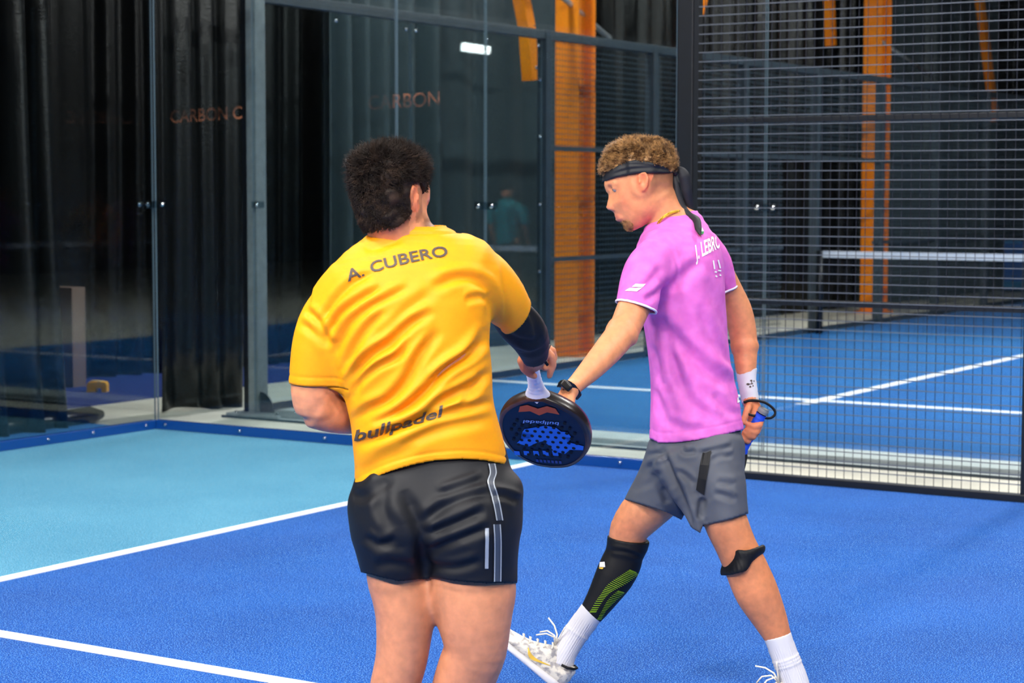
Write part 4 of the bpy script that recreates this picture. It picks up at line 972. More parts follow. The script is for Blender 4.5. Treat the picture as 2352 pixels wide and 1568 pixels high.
FOLDS = [(cr([(250, 610), (330, 480), (430, 380), (560, 315)]), .008, 9, .005), (cr([(285, 700), (350, 570), (450, 490), (600, 400)]), .009, 8, .006), (cr([(330, 800), (400, 640), (500, 540), (640, 460), (760, 400)]), .008, 9, .005),
         (cr([(385, 900), (440, 760), (520, 640), (620, 540)]), .007, 9, .005), (cr([(420, 1010), (450, 900), (540, 800), (660, 720), (780, 610), (900, 540)]), .013, 11, .010), (cr([(430, 1060), (470, 960), (570, 870), (700, 800), (760, 700)]), .009, 9, .006),
         (cr([(440, 1190), (520, 1120), (640, 1060), (740, 950), (830, 790), (940, 650)]), .011, 12, .008), (cr([(560, 1200), (720, 1120), (850, 1010), (960, 890), (1100, 790), (1215, 640)]), .013, 11, .010), (cr([(880, 960), (1010, 860), (1130, 790), (1230, 690)]), .008, 10, .006),
         (cr([(520, 1275), (680, 1215), (850, 1140), (960, 1060), (1090, 990), (1240, 880)]), .012, 11, .009), (cr([(440, 1330), (600, 1270), (780, 1200), (960, 1140), (1130, 1100), (1250, 1060)]), .010, 11, .008), (cr([(1050, 1090), (1130, 1000), (1180, 930)]), .007, 9, .004),
         (cr([(880, 420), (1000, 360), (1110, 350), (1200, 400), (1240, 480), (1238, 600)]), .009, 12, .006), (cr([(1080, 480), (1160, 462), (1230, 480)]), .006, 9, .004), (cr([(150, 530), (220, 590), (280, 690), (320, 740)]), .008, 9, .005), (cr([(120, 610), (200, 660), (300, 760)]), .006, 10, .004),
         (cr([(500, 190), (600, 165), (720, 120)]), .006, 9, .004), (cr([(700, 1330), (900, 1240), (1100, 1190), (1240, 1170)]), .006, 14, .004), (cr([(480, 1500), (620, 1400), (820, 1330)]), .004, 16, .003), (cr([(640, 700), (740, 560), (900, 420)]), .005, 14, .004)]
V = fold(V, Q, FOLDS); V = ripple(V, Q, .0022, 22, 4); V = lap(V, Q, .35)
N_ = vnormals(V, Q); he = -hemf(V); gro = np.exp(-((he - .020) / .0035) ** 2) * .0016 - (he < .018) * .0008; V = V - N_ * gro[:, None]
cu_ = np.abs((V - F.clips[1][0]) @ F.clips[1][1]); V = V - N_ * (np.exp(-((cu_ - .022) / .0035) ** 2) * .0014 * (cpx(V)[0] < 790))[:, None]
co_ = np.abs((V - F.clips[0][0]) @ F.clips[0][1]); nk = (np.linalg.norm(V - F.clips[0][0], axis=1) < .14); V = V - N_ * (nk * (np.exp(-((co_ - .016) / .003) ** 2) * .0018 - (co_ < .014) * .0016))[:, None]
shirt_a = add_mesh('shirt', V, Q, M_ORSH, A, solid=.003); shirt_a['label'] = 'orange sports shirt with dark name lettering'
bt = tree(V, Q)
def arc_map(p0, p1, h, sag=0.0):
    p0, p1 = np.array(p0, float), np.array(p1, float); d = p1 - p0; L = np.linalg.norm(d); d /= L; n = np.array([d[1], -d[0]])
    return lambda u, v: tuple(p0 + d * L * u + n * (v * h + sag * 4 * u * (1 - u)))
t_ = text_on('A. CUBERO', arc_map((799, 646), (1030, 588), 25, 7), bt, M_LETTER, shirt_a, 'name_lettering', bold=.018)
t_ = text_on('bullpadel', arc_map((815, 1012), (1024, 953), 24, -3), bt, M_LETTER, shirt_a, 'back_lettering', bold=.02, shear=.3)
# ---- shorts
F = Field(pc(790, 500, 4.78) * [1, 0, 0] + [0, -.63, 4.52], [.06, -.215, 5.02], .004)
F.chain([(990, 1000, 4.775, 158, .124), (993, 1045, 4.78, 169, .136), (996, 1100, 4.78, 176, .145), (1000, 1165, 4.775, 186, .150), (1003, 1215, 4.77, 178, .142)], .03)
F.chain([(915, 1170, 4.78, 100, .118), (907, 1250, 4.775, 86, .112), (911, 1355, 4.77, 72, .104)], .03); F.chain([(1085, 1170, 4.76, 102, .122), (1084, 1250, 4.75, 102, .118), (1086, 1362, 4.745, 104, .114)], .03)
F.ball(pc(908, 1190, 4.735), (.092, .12, .115), .06); F.ball(pc(1085, 1190, 4.72), (.10, .125, .12), .06); F.ball(pc(1174, 1125, 4.74), (.028, .034, .05), .025); F.ball(pc(825, 1160, 4.76), (.022, .04, .05), .015)
HS = np.array([(800, 1308), (848, 1319), (915, 1335), (984, 1329), (986, 1325), (1040, 1334), (1100, 1339), (1200, 1339)], float)
shf = lambda P: (cpx(P)[1] - np.interp(cpx(P)[0], HS[:, 0], HS[:, 1])) / FPX * P[..., 2]
F.clip_fn(shf); V, Q = F.mesh(3); c = V[Q].mean(1); V, Q, _ = drop_faces(V, Q, (np.abs(shf(c)) < .0035) | (c[:, 1] > -.232)); V = snap_edges(V, Q, shf)
sx = lambda l: [(780 + a / 2.861, 1020 + b / 2.861) for a, b in l]
V = fold(V, Q, [(sx([(640, 340), (800, 290), (960, 230)]), .006, 10, .006), (sx([(540, 520), (700, 400), (900, 330), (1020, 350)]), .007, 11, .006), (sx([(550, 600), (760, 520), (960, 430)]), .007, 10, .006), (sx([(540, 710), (740, 640), (1000, 540)]), .006, 10, .005), (sx([(560, 790), (760, 810), (940, 760)]), .005, 10, .004),
                 (sx([(580, 880), (540, 700), (530, 560), (420, 300)]), .012, 16, .004), (sx([(350, 560), (280, 400), (330, 190)]), .006, 14, .005), (sx([(160, 600), (260, 660), (380, 620)]), .006, 10, .005), (sx([(220, 800), (340, 780), (520, 800)]), .005, 12, .004), (sx([(1000, 330), (1100, 340), (1180, 380)]), .007, 9, .006), (sx([(90, 350), (200, 330), (300, 220)]), .006, 12, .006)])
V = ripple(V, Q, .002, 26, 9); V = lap(V, Q, .3)
shorts_a = add_mesh('shorts', V, Q, M_NAVY, A, solid=.003); shorts_a['label'] = 'short black shorts with silver side stripes'
bs = tree(V, Q)
for ln, w in ((sx([(995, 130), (1005, 190), (990, 250), (1010, 320), (1030, 400), (1048, 500)]), 13), (sx([(1030, 525), (1036, 650), (1034, 900)]), 14)):
    P, Fq = strip(ln, w); decal(P, Fq, bs, mat('stripe_grey', srgb(58, 66, 80), .5), shorts_a, 'stripe', .0022)
    for o_ in (-.5, .5):
        P, Fq = strip([(a + o_ * w, b) for a, b in ln], 2.6); decal(P, Fq, bs, M_REFL, shorts_a, 'stripe_piping', .003)
P, Fq = strip(sx([(968, 548), (966, 680), (964, 815)]), 8); decal(P, Fq, bs, M_REFL, shorts_a, 'reflective_tab', .0025)
# ---- arm sleeve, wrist cord, shoes
F = Field(pc(1110, 850, 4.75) * [1, 0, 0] + [0, -.12, 4.70], [.13, .16, 5.22], .0038)
F.chain([(1110, 660, 4.80, 38, .044), (1145, 692, 4.85, 41, .047), (1186, 737, 4.92, 49, .050), (1214, 770, 4.98, 46, .046), (1225, 800, 5.05, 37, .038), (1229, 822, 5.10, 29, .033)], .01, clip_end=(.25, -.72, .6), clip_start=(-.7, .6, -.4))
V, Q = F.mesh(2); V = fold(V, Q, [([(1205, 700), (1228, 735), (1235, 790)], .004, 8, .003), ([(1150, 755), (1190, 780), (1235, 785)], .004, 8, .003), ([(1180, 800), (1215, 812), (1250, 800)], .003, 6, .003)])
add_mesh('arm_sleeve', V, Q, M_BLK, A)['label'] = 'black compression arm sleeve'
tube('wrist_cord', smooth_line([pc(*p) @ CB + CAM_C for p in ((1262, 793, 5.13), (1256, 806, 5.10), (1248, 822, 5.09), (1238, 833, 5.10), (1229, 836, 5.105), (1236, 827, 5.095), (1247, 826, 5.09), (1258, 838, 5.10))], 5), .0042, M_BLK, A, 8)
for (x, y, d, tw) in ((878, 1925, 4.76, -.1), (1018, 1892, 4.86, .12)):
    h = to_world(pc(x, y, d)); h[2] = 0.0; fw = np.array([CAM_F[0], CAM_F[1], 0]) + tw * np.array([CAM_R[0], CAM_R[1], 0]); fw /= np.linalg.norm(fw); make_shoe(A, h - fw * .045, fw, (0, 0, 1), M_SHOE, M_SOLE, .004)
    s0 = to_world(pc(x, y, d)); s0[2] = .07; tube('sock', [s0, s0 + np.array([0, 0, .05]), s0 + np.array([0, 0, .11])], [.044, .042, .045], M_WHITE, A, 16)
# ---- racket in the right hand
rk_a, rkP = racket('padel_racket', pc(1235, 905, 5.30), (.16, -.70, .64), (-.26, -.62, -.74), 'dark navy padel racket with blue emblem and white grip, held out between the players', M_GRIPW, M_GRIPW, M_RKFACE, M_RKRIM, M_RKBLUE, True)
# ================================================================== player in pink, walking to the left
B = empty('person', tuple(to_world(pc(1600, gy(1600, 6.1), 6.1)))); B.location.z = 0
tag(B, 'player in a pink shirt and grey shorts with a black headband, striding left', 'person')
legf = [(1568, 1080, 6.16, 48, .07), (1530, 1130, 6.19, 50, .078), (1480, 1172, 6.21, 52, .078), (1447, 1212, 6.22, 45, .062), (1441, 1242, 6.23, 43, .058), (1432, 1285, 6.24, 43, .058), (1412, 1325, 6.24, 42, .056), (1380, 1375, 6.245, 32, .046), (1352, 1415, 6.25, 25, .036), (1318, 1462, 6.25, 24, .034), (1292, 1505, 6.25, 24, .036)]
legr = [(1635, 1080, 6.03, 50, .075), (1652, 1140, 6.0, 48, .078), (1666, 1195, 5.99, 50, .075), (1690, 1252, 5.985, 47, .064), (1712, 1300, 5.985, 49, .060), (1738, 1360, 5.99, 50, .062), (1768, 1420, 6.0, 40, .050), (1790, 1470, 6.0, 30, .040), (1808, 1520, 6.0, 26, .036), (1826, 1575, 6.0, 27, .036)]
tors_b = [(1572, 490, 6.1, 32, .048), (1570, 515, 6.1, 58, .075), (1562, 545, 6.095, 84, .115), (1558, 590, 6.09, 100, .150), (1562, 640, 6.09, 102, .160), (1568, 700, 6.09, 98, .155), (1575, 750, 6.09, 95, .145), (1581, 810, 6.09, 94, .138), (1589, 880, 6.09, 96, .138), (1597, 950, 6.09, 103, .142), (1604, 1030, 6.09, 110, .150)]
slv_bl = [(1530, 572, 5.99, 50, .062), (1492, 610, 5.93, 50, .066), (1472, 655, 5.90, 48, .064), (1461, 706, 5.88, 48, .060)]
slv_br = [(1612, 572, 6.2, 46, .06), (1648, 605, 6.24, 34, .058), (1674, 664, 6.26, 20, .052)]
hb, hB = head_frame(pc(1470, 420, 6.08), np.array([-1.0, 0, .06]), np.array([0, 1.0, 0]))
F = Field(pc(1150, 290, 6.1) * [1, 0, 0] + [0, -1.22, 5.40], [1.0, .67, 6.46], .0046)
F.chain(tors_b, .03, shrink=.018)
F.chain([(1512, 455, 6.085, 46, .056), (1530, 490, 6.09, 46, .056), (1555, 530, 6.095, 62, .068)], .03)
add_head(F, hb, hB, 1.0, .018); add_ear(F, hb, hB, 1.0, -1); add_ear(F, hb, hB, 1.0, 1)
for sg in (1, -1):
    F.ball(hb + np.array([.086, -.018, .034 * sg]) @ hB, (.014, .009, .016), .006, 'cut', axes=hB)
    F.ball(hb + np.array([.0750, -.0175, .032 * sg]) @ hB, (.0130, .0088, .0150), .003, axes=hB)       # drooping lid
    F.ball(hb + np.array([.096, -.083, .016 * sg]) @ hB, (.006, .004, .004), .003, 'cut', axes=hB)      # nostrils
    F.limb([hb + np.array(p) @ hB for p in ((.094, -.004, .016 * sg), (.090, -.001, .030 * sg), (.076, -.006, .048 * sg))], [.006, .007, .004], .008)   # brow ridge
    F.ball(hb + np.array([.086, -.079, .013 * sg]) @ hB, (.010, .007, .007), .006, axes=hB)              # nose wing
    F.limb([hb + np.array(p) @ hB for p in ((.074, -.100, .0), (.069, -.103, .012 * sg), (.060, -.107, .022 * sg))], [.0052, .0048, .003], .004)
    F.limb([hb + np.array(p) @ hB for p in ((.070, -.112, .0), (.066, -.112, .011 * sg), (.058, -.110, .020 * sg))], [.0056, .005, .003], .004)
# left arm, reaching toward the racket
F.chain([(1525, 585, 5.99, 44, .055), (1485, 640, 5.92, 40, .050), (1458, 700, 5.88, 38, .045), (1436, 752, 5.83, 36, .042), (1428, 768, 5.815, 35, .040)], .03)
fb = F.chain([(1430, 762, 5.82, 35, .040), (1402, 798, 5.77, 34, .039), (1360, 845, 5.69, 28, .033), (1325, 880, 5.63, 21, .026), (1308, 898, 5.60, 20, .022)], .02)
add_hand(F, fb[-1], (-.22, -.70, -.30), (-.78, .10, -.50), -1, (.75, .95, .6), .95, (.6, .8))
# right arm hanging behind, with its fist round the other racket
F.chain([(1625, 590, 6.22, 42, .052), (1672, 660, 6.27, 30, .048), (1696, 715, 6.28, 32, .045), (1706, 765, 6.28, 32, .042), (1711, 800, 6.275, 29, .040)], .03)
F.chain([(1711, 795, 6.275, 29, .040), (1713, 840, 6.26, 25, .034), (1716, 885, 6.25, 18, .026), (1722, 918, 6.24, 16, .022)], .02)
F.chain([(1722, 915, 6.24, 17, .022), (1729, 938, 6.24, 20, .020), (1735, 962, 6.235, 17, .019), (1724, 990, 6.235, 14, .018)], .012)
for pts, r in (([(1737, 948, 6.235), (1747, 962, 6.21), (1744, 976, 6.19), (1731, 979, 6.185), (1719, 975, 6.19)], .0118), ([(1734, 966, 6.24), (1743, 980, 6.21), (1738, 992, 6.192), (1726, 992, 6.187), (1715, 986, 6.19)], .0112),
               ([(1728, 982, 6.24), (1736, 994, 6.21), (1730, 1003, 6.194), (1719, 1001, 6.188), (1709, 994, 6.19)], .0106), ([(1716, 994, 6.24), (1722, 1004, 6.215), (1718, 1014, 6.197), (1708, 1010, 6.190), (1699, 1002, 6.19)], .0096)):
    F.limb([pc(*p) for p in pts], [r, r * 1.02, r, r * .95, r * .85], .0025)
F.limb([pc(*p) for p in ((1722, 928, 6.225), (1716, 942, 6.205), (1711, 958, 6.195), (1706, 970, 6.19))], [.012, .0115, .0105, .009], .005)
F.chain([(1595, 1010, 6.09, 80, .105), (1598, 1070, 6.09, 74, .10)], .03)
F.chain(legf, .03); F.chain(legr, .03)
# feet inside the shoes
ff_h, ff_d, ff_u = pc(1283, 1588, 6.235), np.array([-.66, .56, .05]), np.array([.58, .80, -.10])
rr_y = gy(1838, 6.0)
F.limb([pc(1292, 1505, 6.25), pc(1285, 1530, 6.245), pc(1240, 1500, 6.245)], [.03, .034, .026], .02)
rw = to_world(pc(1832, rr_y, 6.0)); rw[2] = .05; fdir = -CAM_R * .96 - CAM_F * .10; fdir[2] = 0; fdir /= np.linalg.norm(fdir)
F.limb([to_cam(rw), to_cam(rw + fdir * .11)], [.034, .026], .02)
V, Q = F.mesh(2)
x, y = cpx(V); L = (V - hb) @ hB.T; X, Y, Z = L[:, 0], L[:, 1], np.abs(L[:, 2]); nearhead = np.linalg.norm(V - hb, axis=1) < .17; col = np.tile(SKIN_B, (len(V), 1))
def blob(cx, cy, sx, sy): return nearhead * np.exp(-((X - cx) / sx) ** 2 - ((Y - cy) / sy) ** 2)
col *= 1 - np.stack([.0 * X, .16 * blob(.045, -.055, .03, .03) + .10 * blob(.098, -.075, .012, .012), .12 * blob(.045, -.055, .03, .03)], -1)          # flushed cheek, nose
lip = blob(.071, -.106, .012, .0105); col = col * (1 - .55 * lip[:, None]) + np.array(srgb(200, 92, 92)[:3]) * .55 * lip[:, None]
gt = np.clip(blob(.044, -.136, .020, .018) * 1.5, 0, 1) * (Y < -.115); col = col * (1 - .45 * gt[:, None]) + np.array(srgb(134, 90, 60)[:3]) * .45 * gt[:, None]      # goatee
fade = nearhead * np.clip((-.024 - X) / .012, 0, 1) * np.clip((Y + .055) / .07, 0, 1); ear = nearhead & (Z > .0705) & (X < .012) & (X > -.04) & (np.abs(Y) < .036); fade[ear] = 0
side = nearhead * np.clip((Y - .012) / .02, 0, 1) * (X < .045) * (X > -.03); fade = np.maximum(fade, side * .7 * (~ear)); top = nearhead * (Y > .035); fade = np.maximum(fade, top * .9 * (X < .1))
col = col * (1 - .72 * fade[:, None]) + np.array(srgb(84, 58, 40)[:3]) * .72 * fade[:, None]; col[ear] = col[ear] * [1.05, .80, .78]
knee = np.exp(-((x - 1440) / 40) ** 2 - ((y - 1215) / 30) ** 2); col *= 1 - knee[:, None] * np.array([0, .10, .10])
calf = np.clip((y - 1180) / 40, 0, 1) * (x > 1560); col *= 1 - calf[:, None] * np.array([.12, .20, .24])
elb = np.exp(-((x - 1700) / 40) ** 2 - ((y - 790) / 60) ** 2) * (x > 1600); col *= 1 - elb[:, None] * np.array([0, .12, .12])
handb = (x > 1690) & (y > 915) & (y < 1030) & (V[:, 2] > 6.15) & (x < 1760); col[handb] = SKIN_B * [1.0, .84, .82]
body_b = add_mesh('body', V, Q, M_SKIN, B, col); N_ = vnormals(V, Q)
for sg in (1, -1):
    ec = hb + np.array([.0745, -.0205, .032 * sg]) @ hB
    G = Field(ec - .016, ec + .016, .002); G.ball(ec, .0105, .001); EV, EQ = G.mesh(1); ey = add_mesh('eye', EV, EQ, M_EYEW, B)
    G = Field(ec - .018, ec + .018, .0016); G.ball(ec + hB[0] * .0065 + hB[1] * -.002, .0046, .001); EV, EQ = G.mesh(1); add_mesh('iris', EV, EQ, M_IRIS, ey)
    tube('eyelid', [to_world(ec + np.array(p) @ hB) for p in ((.0085, .004, -.008 * sg), (.0105, .004, 0), (.004, .001, .010 * sg))], [.0026, .003, .0022], M_LID, B, 8)
    tube('eyebrow', [to_world(hb + np.array(p) @ hB) for p in ((.0985, -.002, .014 * sg), (.095, .002, .030 * sg), (.081, -.003, .048 * sg))], [.002, .0028, .0012], M_HAIRB, B, 6)
# ---- hair above the band
rng = np.random.default_rng(9)
UPX = np.array([(1380, 412), (1390, 397), (1440, 368), (1464, 366), (1502, 374), (1546, 391), (1560, 393)], float); LOX = np.array([(1380, 419), (1388, 417), (1416, 407), (1462, 398.5), (1502, 397.5), (1545, 396.8), (1560, 397)], float)
hi = np.where(nearhead & (y < np.interp(x, UPX[:, 0], UPX[:, 1]) + 4) & (N_[:, 1] > -.5))[0]
pick = rng.choice(hi, 9000); Lr = L[pick]; NW = N_[pick] @ CB; hBW = hB @ CB
ln = .009 + .015 * np.clip(Lr[:, 1] / .11, 0, 1) + .010 * np.clip(Lr[:, 0] / .08, 0, 1); wv = np.sin(Lr[:, 0] * 95 + 3 * np.sin(Lr[:, 2] * 60)); wu = np.sin(Lr[:, 2] * 110 + 2.5 * np.sin(Lr[:, 0] * 70))
def dir_b(t):   # loose curls, upright on top and tumbling forward over the band
    return NW * (.75 - .35 * t) + (.30 - .55 * t * np.clip(Lr[:, 0] / .07, 0, 1.3))[:, None] * hBW[1] + (.10 + .75 * wv * (.3 + t) + .3 * np.clip(Lr[:, 0] / .08, 0, 1))[:, None] * hBW[0] + (.75 * wu * (.3 + t))[:, None] * hBW[2]
G = Field(hb - .16, hb + .17, .004); add_head(G, hb, hB, 1.0, .001, grow=.006); G.clip_fn(lambda P: (cpx(P)[1] - np.interp(cpx(P)[0], UPX[:, 0], UPX[:, 1]) - 6) / 741)
CV, CQ = G.mesh(2); CV = ripple(CV, CQ, .003, 120, 33); cap_b = add_mesh('hair', CV, CQ, M_HAIRB, B); cap_b['label'] = 'tousled blond hair standing above the headband'
strands('hair_strands', V[pick] + N_[pick] * .004, N_[pick], ln, dir_b, .0008, M_HAIRB, cap_b, 6, .0055, 12)
gi = np.where(gt > .35)[0]
if len(gi): pk = rng.choice(gi, 1400); NG = N_[pk] @ CB; strands('goatee', V[pk], N_[pk], np.full(1400, .0045), lambda t: NG * .35 - hBW[1] * .8, .00035, M_HAIRB, B, 3, .001, 4)
# ---- headband with knot and tails
G = Field(hb - .15, hb + .15, .003); add_head(G, hb, hB, 1.0, .001, grow=.007)
G.clip_fn(lambda P: np.maximum((np.interp(cpx(P)[0], UPX[:, 0], UPX[:, 1]) - cpx(P)[1]) / 741, (cpx(P)[1] - np.interp(cpx(P)[0], LOX[:, 0], LOX[:, 1])) / 741))
CV, CQ = G.mesh(2); CV = fold(CV, CQ, [([(1400, 402), (1450, 388), (1500, 386), (1545, 394)], .0022, 3.5, .0018), ([(1440, 378), (1490, 380), (1540, 392)], .0016, 3, .0014)])
band = add_mesh('headband', CV, CQ, M_BLK2, B); band['label'] = 'black tied headband'
def ribbon(nm, line, width, depth, parent, m, thick=.0035, twist=0.0):
    p = smooth_line(line, 6); V_, F_ = [], []; n = len(p); w = np.interp(np.linspace(0, 1, n), np.linspace(0, 1, len(width)), width); dd = np.interp(np.linspace(0, 1, n), np.linspace(0, 1, len(depth)), depth)
    for i in range(n):
        t = p[min(i + 1, n - 1)] - p[max(i - 1, 0)]; t /= np.linalg.norm(t); nn = np.array([-t[1], t[0]])
        for s, z in ((-1, -thick), (0, -thick * 2.2), (1, -thick), (1, thick), (0, thick * .2), (-1, thick)):
            q = p[i] + nn * s * w[i]; V_.append(to_world(pc(q[0], q[1], dd[i] + z + twist * s)) - parent_off(parent))
    for i in range(n - 1):
        for k in range(6): F_.append((i * 6 + k, i * 6 + (k + 1) % 6, (i + 1) * 6 + (k + 1) % 6, (i + 1) * 6 + k))
    F_ += [tuple(range(6)), tuple((n - 1) * 6 + k for k in range(5, -1, -1))]
    return meshobj(nm, V_, F_, m, parent, True)
ribbon('tail', [(1548, 394), (1562, 391), (1572, 405), (1578, 440), (1583, 475), (1585, 488)], [5, 9, 13, 12, 10, 9], [6.07, 6.05, 6.05, 6.06, 6.08, 6.085], band, M_BLK2)
ribbon('tail', [(1548, 398), (1553, 420), (1558, 450), (1570, 480), (1584, 494), (1600, 506), (1604, 525), (1609, 541)], [5, 8, 8, 9, 7, 9, 8, 1], [6.07, 6.06, 6.06, 6.06, 6.04, 6.01, 5.985, 5.97], band, M_BLK2)
G = Field(pc(1551, 395, 6.06) - .03, pc(1551, 395, 6.06) + .03, .0025); G.ball(pc(1551, 395, 6.06), (.010, .012, .014), .002); KV, KQ = G.mesh(1); add_mesh('knot', KV, KQ, M_BLK2, band)
# ---- gold chain
ch = [pc(*p) for p in ((1509, 521, 6.035), (1515, 508, 6.025), (1526, 497, 6.022), (1540, 489, 6.026), (1555, 485, 6.036), (1566, 485, 6.055))]
lk = []
for i, p in enumerate(smooth_line(ch, 6)):
    q = to_world(np.array(p)); a_ = np.array([CAM_R, CAM_U][i % 2]); b_ = np.cross(a_, CAM_F); lk.append(tube_data([q + .0035 * (math.cos(t) * CAM_R + math.sin(t) * CAM_U) * (1 if i % 2 else .8) for t in np.linspace(0, 6.283, 9)[:-1]], .0014, 6, closed=True))
V_, F_ = merge(lk); meshobj('neck_chain', [v - parent_off(B) for v in V_], F_, M_NECK, B, True)['label'] = 'thin gold neck chain'
# ---- shirt
HEMB = np.array([(1470, 1000), (1492, 1006), (1512, 1017), (1550, 1017), (1600, 1011), (1660, 999), (1713, 985), (1740, 978)], float)
F = Field([pc(1400, 0, 5.85)[0] - .02, -.36, 5.76], [pc(1730, 0, 6.2)[0], .42, 6.36], .0042)
F.chain(tors_b, .02, clip_start=(-.20, 1.0, .05)); F.chain(slv_bl, .05, clip_end=(-.28, -.93, -.15)); F.chain(slv_br, .05, clip_end=(.35, -.93, .1))
hemb = lambda P: (cpx(P)[1] - np.interp(cpx(P)[0], HEMB[:, 0], HEMB[:, 1])) / FPX * P[..., 2]
F.clip_fn(hemb); V, Q = F.mesh(3); c = V[Q].mean(1); kill = np.abs(hemb(c)) < .004
for p, n, m in F.clips: kill |= (np.abs((c - p) @ n) < .004) & (np.linalg.norm(c - p, axis=1) < .12)
V, Q, _ = drop_faces(V, Q, kill); V = snap_edges(lap(V, Q, .5), Q, hemb, F.clips)
FB = [([(1510, 722), (1560, 785), (1620, 845), (1690, 890)], .014, 15, .010), ([(1512, 740), (1545, 820), (1566, 890), (1590, 950)], .011, 13, .008), ([(1540, 668), (1580, 625), (1612, 600)], .009, 14, .006), ([(1500, 890), (1515, 930), (1535, 985)], .006, 11, .005), ([(1626, 640), (1655, 730), (1682, 815)], .005, 14, .004), ([(1600, 700), (1640, 780), (1688, 850)], .006, 12, .005),
      ([(1478, 690), (1505, 675), (1525, 655)], .006, 9, .005), ([(1460, 668), (1490, 650), (1520, 610)], .004, 10, .004), ([(1485, 545), (1520, 548), (1548, 580), (1556, 640), (1530, 700)], .003, 4, .002), ([(1575, 870), (1600, 930), (1650, 970)], .006, 12, .005), ([(1640, 900), (1670, 940), (1700, 955)], .005, 10, .004), ([(1495, 790), (1510, 830), (1512, 880)], .005, 10, .004), ([(1560, 520), (1590, 530), (1620, 560)], .003, 10, .003), ([(1540, 960), (1570, 985), (1620, 985)], .005, 11, .004)]
V = fold(V, Q, FB); V = ripple(V, Q, .0025, 24, 14); V = lap(V, Q, .35)
N_ = vnormals(V, Q); he = -hemb(V); V = V - N_ * (np.exp(-((he - .030) / .0035) ** 2) * .0014 - (he < .028) * .0006)[:, None]
shirt_b = add_mesh('shirt', V, Q, M_PINK, B, solid=.003); shirt_b['label'] = 'pink sports shirt with white back lettering'
bt = tree(V, Q)
def ring_piping(clip, r, cnt=64):
    """tube along the open edge of a sleeve"""
    p, n, m = clip; d = np.abs((V - p) @ n); s = (d < .007) & (np.linalg.norm(V - p, axis=1) < .12); P = V[s]; ax = np.cross(n, [0, 0, 1.0]); ax /= np.linalg.norm(ax); bx = np.cross(n, ax)
    an = np.arctan2((P - p) @ bx, (P - p) @ ax); out = []
    for k in range(cnt):
        a0 = -math.pi + 2 * math.pi * (k + .5) / cnt; w = np.exp(-((np.angle(np.exp(1j * (an - a0)))) / .12) ** 2)
        if w.sum() > .05: out.append((P * w[:, None]).sum(0) / w.sum())
    return [to_world(q) for q in out]
for cl in F.clips[1:3]:
    rg = ring_piping(cl, .004)
    if len(rg) > 8: tube('cuff_piping', rg, .0036, M_PRINTW, shirt_b, 6, True)
text_on('J. LEBRÓN', lambda u, v: (1597 + 78 * u - 12 * u * u - 4 * v, 597 - 42 * u + 8 * u * u - 33 * v), bt, M_PRINTW, shirt_b, 'name_lettering', bold=.025, maxd=6.16)
def quad(pts, nm, par, b, m, lift=.0025): 
    p = np.array(pts, float); P = [tuple((p[0] * (1 - i / 4) + p[1] * i / 4) * (1 - j / 3) + (p[3] * (1 - i / 4) + p[2] * i / 4) * j / 3) for j in range(4) for i in range(5)]
    return decal(P, [(j * 5 + i, j * 5 + i + 1, (j + 1) * 5 + i + 1, (j + 1) * 5 + i) for j in range(3) for i in range(4)], b, m, par, nm, lift)
M_FR, M_FY, M_FG = mat('flag_red', srgb(200, 20, 30), .6), mat('flag_yellow', srgb(245, 190, 20), .6), mat('flag_green', srgb(40, 150, 80), .6)
quad([(1594, 519), (1600, 519), (1603, 527), (1597, 527)], 'flag_stripe', shirt_b, bt, M_FR); quad([(1597, 527), (1603, 527), (1606, 535), (1600, 535)], 'flag_stripe', shirt_b, bt, M_FY); quad([(1600, 535), (1606, 535), (1610, 544), (1606, 543)], 'flag_stripe', shirt_b, bt, M_FR)
quad([(1606, 522), (1612, 524), (1616, 532), (1608, 532)], 'flag_stripe', shirt_b, bt, M_PRINTW); quad([(1608, 532), (1616, 532), (1615, 538), (1611, 539)], 'flag_stripe', shirt_b, bt, M_FG)
quad([(1437, 668), (1466, 660), (1478, 660), (1446, 669)], 'sleeve_mark', shirt_b, bt, M_PRINTW); quad([(1446, 652), (1482, 651), (1478, 659), (1462, 660)], 'sleeve_mark', shirt_b, bt, M_PRINTW) if False else quad([(1452, 659), (1460, 651.5), (1483, 651.5), (1477, 659)], 'sleeve_mark', shirt_b, bt, M_PRINTW)
quad([(1436, 668), (1447, 661.5), (1475, 661.5), (1463, 669.5)], 'sleeve_mark', shirt_b, bt, M_PRINTW)
quad([(1690, 894), (1697, 892), (1700, 902), (1695, 905)], 'hem_mark', shirt_b, bt, M_PRINTW); quad([(1692, 914), (1701, 906), (1704, 920), (1692, 926)], 'hem_mark', shirt_b, bt, M_PRINTW)
for ln in ([(1637, 598), (1640, 618)], [(1648, 597), (1653, 616)], [(1640, 624), (1645, 625)], [(1648, 621), (1655, 622)], [(1642, 633), (1646, 636)], [(1651, 631), (1655, 633)]):
    P, Fq = strip(ln, 3.2, 3, 1); decal(P, Fq, bt, M_PRINTW, shirt_b, 'small_print', .0025)
